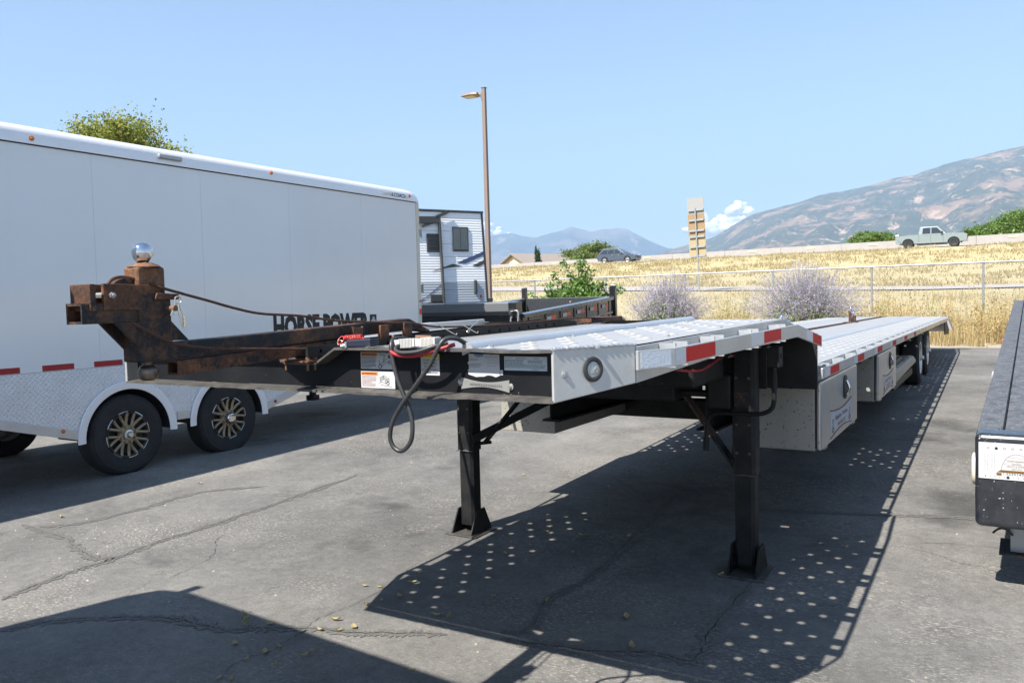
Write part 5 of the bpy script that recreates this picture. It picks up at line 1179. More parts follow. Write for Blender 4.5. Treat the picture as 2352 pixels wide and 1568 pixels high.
for k in range(5):
    y = .98+.74*k; z0 = TZ-.195
    for a, c, mt in ((y, y+.19, 'paper'), (y+.192, y+.40, 'orangetape')):
        b = MB(); b.box(.0145, .0155, a, c, z0, z0+.066); b.build('reflective_tape', mt, DT, world=False)
for x in (-.07, WD-.02):
    b = MB(); b.prism([(LN-.02, BZ-.2), (LN+.10, BZ-.2), (LN+.10, TZ+.20), (LN+.085, TZ+.225), (LN+.05, TZ+.225), (LN+.042, TZ+.15), (LN+.02, TZ+.15), (LN+.012, TZ+.215), (LN-.02, TZ+.21)], 'x', x, x+.09+(.03 if x > -.5 else 0)); b.build('rear_post', 'dumpblack', DT, world=False, bevel=.006)
for a, c in ((-1.02, -.08), (WD+.09, -1.03)):
    b = MB(); b.box(a, c, LN-.01, LN+.03, BZ, TZ-.01); b.build('tailgate_door', 'dumpgrey', DT, world=False, bevel=.005)
b = MB(); b.cyl((-.93, LN-.015, TZ-.10), (-.93, LN-.03, TZ-.10), .02, n=10); b.build('tailgate_bolt', 'galv', DT, world=False)
# tarp housing across the front with crank
b = MB(); b.prism([(-.16, TZ+.045), (-.16, TZ+.175), (-.02, TZ+.185), (.04, TZ+.175), (.04, TZ-.02), (-.10, TZ-.02)], 'x', WD-.05, -.15); th = b.build('tarp_housing', 'housing', DT, world=False, bevel=.006)
b = MB(); b.prism([(-.19, TZ-.06), (-.19, TZ+.18), (-.02, TZ+.19), (.05, TZ+.18), (.05, TZ-.12), (-.06, TZ-.12)], 'x', -.149, -.02); b.build('housing_end', 'dumpblack', DT, world=False, bevel=.006)
b = MB(); b.cyl((-.08, -.19, TZ+.04), (-.08, -.24, TZ+.04), .05, n=18); b.cyl((-.08, -.24, TZ+.04), (-.01, -.26, TZ+.06), .018, n=10); b.build('crank_drum', 'plasticblk', DT, world=False)
b = MB(); b.tube(smoothpath([(-.08, -.25, TZ+.045), (.02, -.27, TZ+.06), (.05, -.27, TZ+.02), (.035, -.27, TZ-.12), (.02, -.26, TZ-.20)], 5), .013, 8); b.tube(smoothpath([(-.07, -.25, TZ-.03), (-.09, -.25, TZ-.10), (-.04, -.26, TZ-.24)], 5), .013, 8); b.build('crank_handle', 'galv', DT, world=False, smooth=50)
b = MB(); b.box(WD, -.05, -.02, 0, BZ-.1, TZ-.03); b.build('front_bulkhead', 'dumpblack', DT, world=False)
# fender with two wheels
fp = [(2.42, .70), (2.55, .86), (2.88, .985), (4.12, .985), (4.42, .90), (4.62, .70), (4.57, .70), (4.38, .86), (4.10, .94), (2.90, .94), (2.58, .82), (2.47, .70)]
b = MB(); b.prism([(y, z-.07) for y, z in fp], 'x', .05, .34); b.build('fender', 'dumpgrey', DT, world=False, bevel=.006)
b = MB(); b.prism([(3.25, .70), (3.42, .93), (3.60, .93), (3.75, .70)], 'x', .30, .33, ); b.build('fender_web', 'dumpgrey', DT, world=False, fn=lambda x, y, z: (x, y, z-.07))
for y in (3.02, 3.98):
    b = MB(); zc = .38+.018*y-.053*y+.0
    b.lathe([(.2, -.11), (.37, -.11), (.39, -.06), (.39, .06), (.37, .11), (.2, .11)], (.19, y, zc), (1, 0, 0), 36); b.build('wheel', 'rubber', DT, world=False, smooth=40)
    b = MB(); b.lathe([(.21, -.1), (.2, .1), (.12, .06), (.0003, .06)], (.19, y, zc), (1, 0, 0), 28); b.build('rim', 'wheeldark', DT, world=False, smooth=40)
text('lettering', 'tor', .075, (.0148, .75, TZ-.40), (0, 1, 0), (0, 0, 1), 'paper', DT, .30, .02, ext=.001, world=False)

# ------------------------------------------------------------------ black flat deck trailer at the right edge
FT = thing('flat_deck_trailer', 'black flat deck trailer corner with a white inspection sticker at right edge', 'trailer', (-.107, 4.691, 0), (R(3.65), 0, R(-1.75)))
M['bedfront'] = mat('scuffed glossy black paint', (.014, .016, .021), .30, 0, var=.4, vscale=6, dirt=((.10, .10, .11), .35, 9), speck=((.42, .40, .37), 75, .70), coat=.3)
b = MB(); b.box(0, 2.3, .005, .16, .385, .862); b.build('front_beam', 'bedfront', FT, world=False, bevel=.03, seg=4)
b = MB(); b.box(0.0, .12, .165, 9.0, .48, .852); b.build('side_beam', 'bedrail', FT, world=False, bevel=.012)
for k in range(12):
    b = MB(); b.box(.125+.18*k, .30+.18*k, .165, 9.0, .80, .852+.002*(k % 2)); b.build('deck_plank', 'bedrail', FT, world=False, bevel=.004)
b = MB(); b.box(.10, .115, .165, 9.0, .853, .860); b.build('deck_edge_strip', 'bedrail', FT, world=False)
b = MB(); b.lathe([(.055, 0), (.055, .012), (.045, .018), (.0003, .02)], (0, .10, .66), (-1, 0, 0), 24); b.build('side_marker', 'cream', FT, world=False, smooth=50, fn=lambda x, y, z: (x, y, .66+(z-.66)*1.5))
for y, mt in ((2.4, 'paper'), (4.6, 'amber'), (6.2, 'rvblue')):
    b = MB(); b.box(-.02, -.001, y, y+.12, .66, .80); b.build('side_marker', mt, FT, world=False, bevel=.004)
b = MB(); b.box(.017, .33, -.0005, .004, .640, .822); st = b.build('inspection_sticker', 'paper', FT, world=False)
def ftext(s_, x, z, h, w_, mt='inkpink', bold=0, al='LEFT'): text('lettering', s_, h, (x, -.0007, z), (1, 0, 0), (0, 0, 1), mt, st, w_, bold, ext=.0002, align=al, world=False)
for k, s_ in enumerate(('22', '', '24', '25', '26', '27')):
    if s_: ftext(s_, .052+.0345*k, .792, .009, .012)
for k in range(12):
    if k != 5: ftext(str(k+1), .045+.020*k, .649, .008, .004 if k < 9 else .008)
ftext('UTAH HIGHWAY', .180, .730, .008, .082, 'inkgold', 0, 'CENTER'); ftext('PATROL', .180, .717, .008, .038, 'inkgold', 0, 'CENTER'); ftext('VEHICLE SAFETY', .180, .704, .008, .088, 'inkgold', 0, 'CENTER'); ftext('SECTION', .180, .691, .008, .044, 'inkgold', 0, 'CENTER')
ftext('T', .120, .6645, .012, .008, 'inkgrey'); ftext('22301431', .134, .6645, .011, .082, 'inkgrey', .004)
for k, s_ in enumerate(('MEETS REQUIREMENTS OF', 'FMVSS MCRR 390 17, 396.21', 'PUNCH OUT MONTH AND', 'YEAR OF INSPECTION')):
    text('lettering', s_, .0058, (.048+.011*k+(.008 if k > 1 else 0), -.0007, .680), (0, 0, 1), (-1, 0, 0), 'inkpink', st, .085, 0, ext=-.0002, world=False)
b = MB(); hv = [(.180+.064*math.cos(a)*(1+.02*math.sin(9*a)), -.0008, .688+.082*math.sin(a)) for a in np.linspace(0, math.pi, 30)]; b.tube(hv, .0007, 5)
for q in (.72, .74, .755): b.tube([(.180+(.064*math.sqrt(max(0, 1-((q-.688)/.082)**2)))*t, -.0008, q-.004*(1-t*t)) for t in np.linspace(-1, 1, 9)], .0004, 4)
b.build('beehive_outline', 'inkpink', st, world=False)
b = MB(); b.prism([(.096, .676), (.264, .676), (.248, .688), (.112, .688)], 'y', -.001, -.0007); b.box(.094, .116, -.001, -.0007, .660, .673); b.build('printed_block', 'inkgold', st, world=False)
b = MB()
for x, z in ((.093, .795), (.143, .652)): b.cyl((x, -.0006, z), (x, -.0012, z), .0068, n=18)
b.build('punch_holes', 'ink', st, world=False)['kind'] = 'stuff'
b = MB(); b.box(.15, .30, .20, .35, .21, .47); b.build('jack', 'galv', FT, world=False)
b = MB(); b.box(.10, .36, .16, .40, .198, .210); b.build('jack_foot', 'rustdark', FT, world=False)
b = MB(); b.tube(smoothpath([(.16, .19, .30), (.13, .17, .335), (.10, .15, .340), (.075, .12, .325)], 5), .006, 6); b.build('loose_strap', 'plasticblk', FT, world=False)
# ------------------------------------------------------------------ chain link fence
YFc = 25.9; gF = ter(0, YFc); FTOP = 2.35
FN = thing('chain_link_fence', 'galvanised chain link fence crossing behind the parked trailers', 'fence', (-3, YFc, gF))
b = MB(); b.cyl((-24, YFc, FTOP), (9, YFc, FTOP), .024, n=12); b.build('top_rail', 'galv', FN, smooth=50)
x = -23.05
while x < 9:
    b = MB(); b.cyl((x, YFc+.03, gF-.1), (x, YFc+.03, FTOP+.03), .03, n=12); b.cyl((x, YFc+.03, FTOP-.05), (x, YFc+.03, FTOP+.05), .036, n=12); b.build('fence_post', 'galv', FN, smooth=50); x += 2.83
V = []; F = []; pitch = .078; zb = gF+.03; Hh = FTOP-zb
xa, xb = -24.0, 9.0; rw = .0036; kk = 0
for sgn in (-1, 1):
    x = xa-Hh
    while x < xb+Hh:
        # wire from (x, zb) climbing to (x + sgn*Hh, top), clipped
        p0 = [x, zb]; p1 = [x+sgn*Hh, FTOP]
        lo, hi = (0.0, 1.0); dx = p1[0]-p0[0]
        t0, t1 = sorted(((xa-p0[0])/dx, (xb-p0[0])/dx)); lo = max(lo, t0); hi = min(hi, t1)
        if hi > lo:
            q0 = (p0[0]+dx*lo, zb+Hh*lo); q1 = (p0[0]+dx*hi, zb+Hh*hi)
            for q, yo in ((q0, .002*sgn), (q1, .002*sgn)):
                V += [(q[0]-rw, YFc+yo-rw, q[1]), (q[0]+rw, YFc+yo-rw, q[1]), (q[0], YFc+yo+rw, q[1])]
            for a, c in ((0, 1), (1, 2), (2, 0)): F.append((kk+a, kk+c, kk+3+c, kk+3+a))
            kk += 6
        x += pitch
o = fast_mesh('chain_link_mesh', np.array(V), np.array(F), ['galv'], parent=FN); o['kind'] = 'stuff'

# ------------------------------------------------------------------ lamp post
px, py = -13.47, 21.15; LP = thing('lamp_post', 'tall brown square lamp post with one flat lamp head', 'lamp post', (px, py, .3))
b = MB(); b.loft([(px-.065, py-.065, .3), (px+.065, py-.065, .3), (px+.065, py+.065, .3), (px-.065, py+.065, .3)], [(px-.055-.02, py-.055, 8.08), (px+.055-.02, py-.055, 8.08), (px+.055-.02, py+.055, 8.08), (px-.055-.02, py+.055, 8.08)]); b.build('pole', 'pole', LP, bevel=.006)
b = MB(); b.box(px-.09, px+.05, py-.07, py+.07, 8.08, 8.10); b.build('pole_cap', 'pole', LP)
lx, ly = px-.12, py-.02
hd = [(lx-.02, ly-.20), (lx-.22, ly-.27), (lx-.56, ly-.25), (lx-.60, ly-.22), (lx-.60, ly+.16), (lx-.56, ly+.2), (lx-.22, ly+.2), (lx-.02, ly+.10)]
b = MB(); b.loft([(x, y, 7.88) for x, y in hd], [(x*.0+lx-.28+(x-lx+.28)*.9, ly+(y-ly)*.85, 7.955) for x, y in hd]); head = b.build('lamp_head', 'pole', LP, bevel=.01)
b = MB(); b.box(lx-.52, lx-.20, ly-.18, ly+.12, 7.868, 7.8795); b.build('lamp_lens', 'lampyellow', LP)
b = MB(); b.tube(smoothpath([(lx-.10, ly-.03, 7.92), (lx+.0, ly-.02, 7.90), (lx+.055, ly, 7.80), (lx+.07, ly, 7.72)], 5), .05, 8); b.build('lamp_arm', 'pole', LP, smooth=50)
b = MB(); b.cyl((lx-.2, ly-.02, 7.955), (lx-.2, ly-.02, 7.99), .03, n=10); b.build('photo_cell', 'plasticblk', LP)

# ------------------------------------------------------------------ back of a tall roadside sign
sy = 45.0; SG = thing('road_sign', 'back of a tall narrow plywood road sign on a steel post', 'sign', (-14.6, sy, ter(-14.6, sy)), (0, R(-2.4), 0))
gs = ter(-14.6, sy)
b = MB(); b.box(-.48, .48, .10, .125, 6.30-gs, 7.19-gs+.02); b.build('sheet_top', 'signgrey', SG, world=False)
b = MB(); b.box(-.48, .48, .10, .13, 5.0-gs, 6.295-gs); b.build('plywood_board', 'plywood', SG, world=False)
b = MB(); b.box(-.48, .48, .10, .13, 3.85-gs, 4.995-gs); b.build('plywood_board', 'plypale', SG, world=False)
for z in (6.52, 5.95, 5.36, 5.02, 4.45, 3.93):
    for a, c in ((-.42, -.04), (.04, .45)):
        b = MB(); b.box(a, c, .02, .0995, z-gs-.05, z-gs+.05); b.box(a, c, .0, .0195, z-gs-.055, z-gs-.02); b.build('sign_channel', 'galv', SG, world=False)
b = MB(); b.cyl((0, .0, -.2), (0, .0, 6.60-gs), .042, n=12); b.build('sign_post', 'galv', SG, world=False, smooth=50)

# ------------------------------------------------------------------ freeway barrier
BR = thing('concrete_barrier', 'long pale concrete barrier along the far side of the freeway', 'barrier', (-20, 89, 5.55))
def btop(x): return 6.80-(1.8-x)*.0062 if x > -80 else 6.29
x = -170.0; k = 0
while x < 60:
    x1 = x+6.0; b = MB(); pv = None
    for xx in (x+.012, x1-.012):
        t = btop(xx); pr = [(89.30, 5.50), (89.22, 5.58), (89.10, 5.85), (89.04, t), (89.30, t)]
        ring = [(xx, y, z) for y, z in pr]
        if pv: b.loft(pv, ring)
        pv = ring
    b.build('barrier_segment', 'concrete', BR)
    xm = x+3.0; t = btop(xm); b = MB(); b.box(xm-.42, xm+.42, 89.015, 89.032, t-.32, t-.20); b.build('reflector_bar', 'barrierlight', BR)
    x = x1; k += 1

# ------------------------------------------------------------------ vehicles on the freeway
def carwheel(par, x, y, z, r_, mt='rubber', rim='rimsilver'):
    b = MB(); b.lathe([(r_*.62, -.11), (r_*.95, -.11), (r_, -.06), (r_, .06), (r_*.95, .11), (r_*.62, .11)], (x, y, z), (0, 1, 0), 28); wh = b.build('wheel', mt, par, world=False, smooth=40)
    b = MB(); s_ = -1 if y < 0 else 1
    b.lathe([(r_*.64, s_*.105), (r_*.55, s_*.085), (r_*.2, s_*.075), (.0003, s_*.08)], (x, y, z), (0, 1, 0), 24)
    for k in range(5):
        a = k*1.2566; b.bar((x, y+s_*.09, z), (x+r_*.58*math.cos(a), y+s_*.10, z+r_*.58*math.sin(a)), .05, .02, up=(0, 1, 0))
    b.build('rim', rim, wh, world=False, smooth=40)
def carbody(par, name, side, half, mt, tuck=.08):
    """side profile lofted across the width with the edges tucked in"""
    b = MB(); secs = [(-half, tuck), (-half+.10, 0), (half-.10, 0), (half, tuck)]; n = len(side); zc = sum(z for _, z in side)/n
    for (y, tk) in secs:
        for (x, z) in side: b.v.append((x*(1-tk*.12), y, zc+(z-zc)*(1-tk*.8)))
    for j in range(3):
        for i in range(n): b.f.append((j*n+i, j*n+(i+1) % n, (j+1)*n+(i+1) % n, (j+1)*n+i))
    b.f += [tuple(range(n)), tuple(range(3*n, 4*n))]; b.m = [0]*len(b.f)
    return b.build(name, mt, par, world=False, smooth=40)
def cabin(par, name, low, top, hl, ht, zl, zt, mt):
    b = MB(); A = [(low[0], -hl, zl), (low[1], -hl, zl), (low[1], hl, zl), (low[0], hl, zl)]; B = [(top[0], -ht, zt), (top[1], -ht, zt), (top[1], ht, zt), (top[0], ht, zt)]
    b.loft(A, B); return b.build(name, mt, par, world=False, bevel=.05, seg=3)
def arch(cx, cz, r_, n=8): return [(cx+r_*math.cos(R(180-180*i/n)), cz+r_*math.sin(R(180-180*i/n))) for i in range(n+1)]
SV = thing('suv', 'dark blue grey suv driving on the freeway', 'car', (-36.6, 84.6, 5.60))
low = .30; wr = .36
side = [(-2.30, .52), (-2.22, .34)]+[(-1.78, .34)]+arch(-1.38, .36, .42)+[(-.93, .30), (.93, .30)]+arch(1.38, .36, .42)+[(1.82, .34), (2.28, .36), (2.34, .60), (2.30, .80), (2.10, .92), (1.35, 1.02), (.95, 1.06), (-1.9, 1.10), (-2.28, 1.02), (-2.34, .8)]
carbody(SV, 'body', side, .92, 'suv'); cabin(SV, 'roof', (-2.2, 1.15), (-1.72, .22), .86, .66, 1.04, 1.66, 'suv')
for s_ in (-1, 1):
    for pts in ([(-1.98, 1.09), (-1.60, 1.50), (-1.05, 1.54), (-1.05, 1.09)], [(-.98, 1.09), (-.98, 1.54), (-.28, 1.55), (-.28, 1.09)], [(-.21, 1.09), (-.21, 1.55), (.12, 1.53), (.72, 1.09)]):
        b = MB(); A = []; B = []
        for x, z in pts:
            yy = .86-(z-1.04)/.62*.20; A.append((x, s_*(yy+.004), z)); B.append((x, s_*(yy+.012), z))
        b.loft(A, B); b.build('side_window', 'glass', SV, world=False)
    b = MB(); b.bar((-1.7, s_*.62, 1.70), (.1, s_*.62, 1.70), .04, .03); b.build('roof_bar', 'rimsilver', SV, world=False)
    b = MB(); b.box(-2.335, -2.1, s_*.62-.12, s_*.62+.28*s_*.5+.12, .98, 1.08); b.build('tail_light', 'redlens', SV, world=False)
    b = MB(); b.box(1.98, 2.27, min(s_*.6, s_*.86), max(s_*.6, s_*.86), .82, .90); b.build('headlight', 'lens', SV, world=False)
    b = MB(); b.box(.55, .78, min(s_*.92, s_*1.08), max(s_*.92, s_*1.08), 1.05, 1.18); b.build('mirror', 'suv', SV, world=False, bevel=.03)
    for x in (-1.38, 1.38): carwheel(SV, x, s_*.82, wr, wr)
    b = MB(); b.box(-1.9, 2.1, min(s_*.80, s_*.925), max(s_*.80, s_*.925), .285, .36); b.build('sill_trim', 'plasticblk', SV, world=False)
b = MB(); b.loft([(.28, -.6, 1.62), (.28, .6, 1.62), (1.12, .78, 1.09), (1.12, -.78, 1.09)], [(.33, -.6, 1.62), (.33, .6, 1.62), (1.17, .78, 1.09), (1.17, -.78, 1.09)]); b.build('windshield', 'glass', SV, world=False)
b = MB(); b.box(-2.05, 2.0, -.70, .70, .34, .95); b.build('underbody', 'wheeldark', SV, world=False)
b = MB(); b.box(2.30, 2.335, -.55, .55, .50, .78); b.build('grille', 'plasticblk', SV, world=False)
for s_ in (-1, 1):
    for x in (-1.02, -.25, .78):
        b = MB(); b.box(x, x+.014, min(s_*.915, s_*.923), max(s_*.915, s_*.923), .40, 1.03); b.build('door_seam', 'ink', SV, world=False)
    for x in (-.55, .25):
        b = MB(); b.box(x, x+.18, min(s_*.92, s_*.945), max(s_*.92, s_*.945), .94, .975); b.build('door_handle', 'rimsilver', SV, world=False)
PK = thing('pickup_truck', 'pale grey green pickup truck driving on the freeway', 'truck', (-5.5, 84.6, 5.60))
side = [(-2.92, .62), (-2.90, .50), (-2.35, .46)]+arch(-1.86, .42, .50)+[(-1.30, .42), (1.32, .42)]+arch(1.86, .42, .50)+[(2.42, .48), (2.88, .52), (2.93, .80), (2.90, 1.10), (2.70, 1.20), (1.35, 1.28), (1.15, 1.30), (-.92, 1.26), (-2.86, 1.20), (-2.92, 1.0)]
carbody(PK, 'body', side, .98, 'sage_truck', .06); cabin(PK, 'roof', (-1.02, 1.32), (-.86, .58), .90, .74, 1.24, 1.94, 'sage_truck')
b = MB(); b.box(-2.80, -1.05, -.82, .82, 1.1, 1.235); b.build('cargo_bed', 'plasticblk', PK, world=False)
b = MB(); b.box(-2.93, -2.60, -.95, .95, 1.17, 1.30); b.build('tailgate_cap', 'sage_truck', PK, world=False, bevel=.03)
for s_ in (-1, 1):
    for pts in ([(-.68, 1.30), (-.64, 1.82), (-.02, 1.84), (-.02, 1.30)], [(.06, 1.30), (.06, 1.84), (.50, 1.82), (.98, 1.30)]):
        b = MB(); A = []; B = []
        for x, z in pts:
            yy = .90-(z-1.24)/.70*.16; A.append((x, s_*(yy+.004), z)); B.append((x, s_*(yy+.012), z))
        b.loft(A, B); b.build('side_window', 'glass', PK, world=False)
    for x in (-1.86, 1.86): carwheel(PK, x, s_*.88, .42, .42, rim='wheeldark')
    b = MB(); b.box(-2.935, -2.75, min(s_*.78, s_*.95), max(s_*.78, s_*.95), .86, 1.12); b.build('tail_light', 'redlens', PK, world=False)
    b = MB(); b.box(2.74, 2.92, min(s_*.70, s_*.93), max(s_*.70, s_*.93), .98, 1.12); b.build('headlight', 'lens', PK, world=False)
    b = MB(); b.box(.80, 1.0, min(s_*.95, s_*1.18), max(s_*.95, s_*1.18), 1.28, 1.46); b.build('mirror', 'plasticblk', PK, world=False, bevel=.03)
    b = MB(); b.box(-1.25, 1.30, min(s_*.84, s_*.97), max(s_*.84, s_*.97), .36, .43); b.build('side_step', 'plasticblk', PK, world=False)
    for x in (-.45, .40): 
        b = MB(); b.box(x, x+.20, min(s_*.975, s_*1.0), max(s_*.975, s_*1.0), 1.12, 1.16); b.build('door_handle', 'sage_truck', PK, world=False)
b = MB(); b.loft([(.62, -.66, 1.88), (.62, .66, 1.88), (1.28, .84, 1.30), (1.28, -.84, 1.30)], [(.67, -.66, 1.88), (.67, .66, 1.88), (1.33, .84, 1.30), (1.33, -.84, 1.30)]); b.build('windshield', 'glass', PK, world=False)

b = MB(); b.box(-2.6, 2.5, -.74, .74, .44, 1.05); b.build('underbody', 'wheeldark', PK, world=False)
b = MB(); b.box(2.90, 2.945, -.62, .62, .70, 1.08); b.build('grille', 'plasticblk', PK, world=False)
b = MB(); b.box(2.80, 2.97, -.92, .92, .50, .68); b.build('front_bumper', 'sage_truck', PK, world=False, bevel=.03)
for s_ in (-1, 1):
    for x in (-.98, -.01, 1.02):
        b = MB(); b.box(x, x+.016, min(s_*.976, s_*.984), max(s_*.976, s_*.984), .50, 1.25); b.build('door_seam', 'ink', PK, world=False)
    for x in (-1.86, 1.86):
        b = MB(); ar = [(x+.54*math.cos(R(a)), .42+.54*math.sin(R(a))) for a in range(0, 181, 15)]+[(x+.50*math.cos(R(a)), .42+.50*math.sin(R(a))) for a in range(180, -1, -15)]
        b.prism(ar, 'y', min(s_*.95, s_*1.0), max(s_*.95, s_*1.0)); b.build('wheel_arch', 'sage_truck', PK, world=False)

# ------------------------------------------------------------------ house beyond the freeway
hx, hy_ = -72.5, 122.0; gh = ter(hx, hy_)
HS = thing('house', 'cream gabled building with taupe roof beyond the freeway', 'building', (hx, hy_, gh), (0, 0, R(-24)))
b = MB(); wl = [(-7, 0), (7, 0), (7, 5.2), (0, 8.3), (-7, 5.2)]; b.prism(wl, 'y', 0, 22); b.build('wall', 'house', HS, world=False)
for s_ in (-1, 1):
    b = MB(); b.loft([(s_*7.7, -.7, 4.95), (0, -.7, 8.42), (0, 22.7, 8.42), (s_*7.7, 22.7, 4.95)], [(s_*7.7, -.7, 5.15), (0, -.7, 8.65), (0, 22.7, 8.65), (s_*7.7, 22.7, 5.15)]); b.build('roof', 'roof', HS, world=False)
for x in (-5, -3, -1, 1, 3, 5):
    b = MB(); b.box(x-.08, x+.08, -.06, -.003, 5.4 if abs(x) > 3.5 else 5.3, 8.2-abs(x)*.46); b.build('gable_batten', 'cream', HS, world=False)
for x in (-4.2, 2.6):
    b = MB(); b.box(x, x+1.8, -.08, -.003, 4.0, 5.0); w_ = b.build('window', 'glass', HS, world=False); b = MB(); b.box(x-.1, x+1.9, -.05, -.004, 3.88, 3.995); b.build('window_sill', 'cream', HS, world=False)
RS = thing('shop_awning', 'red and white roof edge showing above the barrier', 'building', (-55.5, 112, ter(-55, 112)), (0, 0, R(-20)))
b = MB(); b.box(-6, 7, 0, 8, 0, 5.35); b.build('wall', 'cargotrim', RS, world=False); b = MB(); b.box(-6.2, 7.2, -.2, 8.2, 5.35, 5.75); b.build('roof_edge', 'redtape', RS, world=False)

# ------------------------------------------------------------------ plants
def leaves(pos, size, rnd, asp=1.0, up=.0):
    """one folded pair of triangles per leaf, random facing"""
    n = len(pos); d = rnd.normal(size=(n, 3)); d[:, 2] += up; d /= np.linalg.norm(d, axis=1)[:, None]
    e = rnd.normal(size=(n, 3)); e -= d*np.sum(d*e, axis=1)[:, None]; e /= np.linalg.norm(e, axis=1)[:, None]
    s_ = (size*rnd.uniform(.6, 1.3, n))[:, None]; f = np.cross(d, e)
    P0 = pos-e*s_*asp; P1 = pos+f*s_*.55+d*s_*.12; P2 = pos+e*s_*asp; P3 = pos-f*s_*.55+d*s_*.12
    V = np.stack([P0, P1, P2, P3], 1).reshape(-1, 3); F = np.arange(n*4).reshape(n, 4); return V, F
def limb_tubes(b, base, tips, r0, rs):
    for t in tips:
        p0, p1 = Vector(base), Vector(t); m = p0.lerp(p1, .5)+Vector((rs.uniform(-.1, .1), rs.uniform(-.1, .1), .08))*(p1-p0).length
        b.tube(smoothpath([p0, m, p1], 4), [r0*(1-.1*i) for i in range(9)], 6)
def tree(name, label, loc, h, rx, rz, n, size, mts, seed, group=None, trunk=.3, clumps=26, cat='tree'):
    rs = random.Random(seed); rn = np.random.default_rng(seed); x, y, z = loc
    t = thing(name, label, cat, loc, group=group); cz = z+h-rz
    C_ = []
    while len(C_) < clumps:
        u = Vector((rs.uniform(-1, 1), rs.uniform(-1, 1), rs.uniform(-1, 1)))
        if .35 < u.length < 1: C_.append(Vector((x+u.x*rx, y+u.y*rx, cz+u.z*rz)))
    b = MB(); b.tube(smoothpath([(x, y, z-.1), (x+rs.uniform(-.1, .1), y, z+(h-2*rz)*.6), (x, y, cz-rz*.3), (x, y, cz+rz*.5)], 4), [trunk*(1-.06*i) for i in range(13)], 8)
    limb_tubes(b, (x, y, cz-rz*.5), C_[::2], trunk*.35, rs); b.build('trunk', 'bark', t, smooth=60)
    per = n//clumps; pos = []
    for c in C_:
        q = rn.normal(size=(per, 3))*np.array([rx*.16, rx*.16, rz*.15])+np.array(c); pos.append(q)
    m_ = n//5; q = rn.normal(size=(m_, 3)); q /= np.linalg.norm(q, axis=1)[:, None]; q *= rn.uniform(.3, .96, m_)[:, None]; pos.append(q*np.array([rx, rx, rz])+np.array([x, y, cz]))
    pos = np.concatenate(pos); V, F = leaves(pos, size, rn)
    fast_mesh('crown', V, F, mts, rn.integers(0, len(mts), len(F)), parent=t); return t
tree('broadleaf_tree', 'yellow green tree top showing above the white cargo trailer', (-23.1, 15.7, lot(15)), 7.2, 1.65, 1.6, 30000, .055, ['leafyel', 'leafyel', 'leafgreen'], 3, trunk=.18, clumps=64)
tree('round_tree', 'broad grey green tree behind the suv on the freeway', (-46.1, 97, 1.4), 7.7, 2.9, 1.75, 12000, .14, ['leafgrey', 'leafgreen'], 5, 'trees beyond the freeway', clumps=36)
tree('cypress_tree', 'small dark upright cypress beside the gabled building', (-53.6, 96.5, 1.4), 7.3, .48, 2.0, 5000, .09, ['leafdark'], 6, 'trees beyond the freeway', clumps=26)
tree('green_tree', 'larger bright green tree at the right edge beyond the freeway', (2.4, 128, 1.2), 10.4, 4.0, 2.1, 14000, .17, ['leafgreen', 'leafmul'], 8, 'trees beyond the freeway', clumps=36)
tree('green_tree', 'smaller bright green tree right of the pickup beyond the freeway', (-2.3, 127, 1.2), 9.3, 1.8, 1.4, 7000, .15, ['leafgreen', 'leafmul'], 9, 'trees beyond the freeway', clumps=26)
tree('green_tree', 'low bright green tree left of the pickup beyond the freeway', (-15.0, 121, 1.2), 8.7, 2.7, 1.25, 8000, .15, ['leafgreen', 'leafmul'], 10, 'trees beyond the freeway', clumps=26)

def bush(name, label, loc, seed):
    rs = random.Random(seed); rn = np.random.default_rng(seed); t = thing(name, label, 'bush', loc); b = MB(); pos = []
    x, y, z = loc
    for k in range(46):
        a = rs.uniform(0, 6.283); reach = rs.uniform(.25, 1.2); hh = rs.uniform(1.5, 2.45)*(1.06-.34*reach)
        tip = Vector((x+reach*math.cos(a)*1.05, y+reach*math.sin(a)*.8, z+hh)); mid = Vector((x+reach*.35*math.cos(a), y+reach*.3*math.sin(a), z+hh*.7))
        P_ = smoothpath([(x+rs.uniform(-.1, .1), y+rs.uniform(-.1, .1), z), mid, tip], 8); b.tube(P_, .008, 4)
        for i, p in enumerate(P_):
            if i < 2: continue
            for q in range(8): pos.append((p.x+rs.gauss(0, .065), p.y+rs.gauss(0, .065), p.z+rs.gauss(0, .05)))
    for k in range(5200):
        a = rs.uniform(0, 6.283); r_ = math.sqrt(rs.random())*.95; pos.append((x+r_*math.cos(a), y+r_*math.sin(a)*.8, z+rs.uniform(.25, 1.75)*(1.1-.35*r_)))
    b.build('stems', 'bark', t, fix=False); V, F = leaves(np.array(pos), .058, rn, .85, .4)
    fast_mesh('foliage', V, F, ['leafmul'], parent=t); return t
bush('leafy_bush', 'glossy green leafy bush standing behind the grey dump trailer', (-9.25, 18.5, .27), 21)

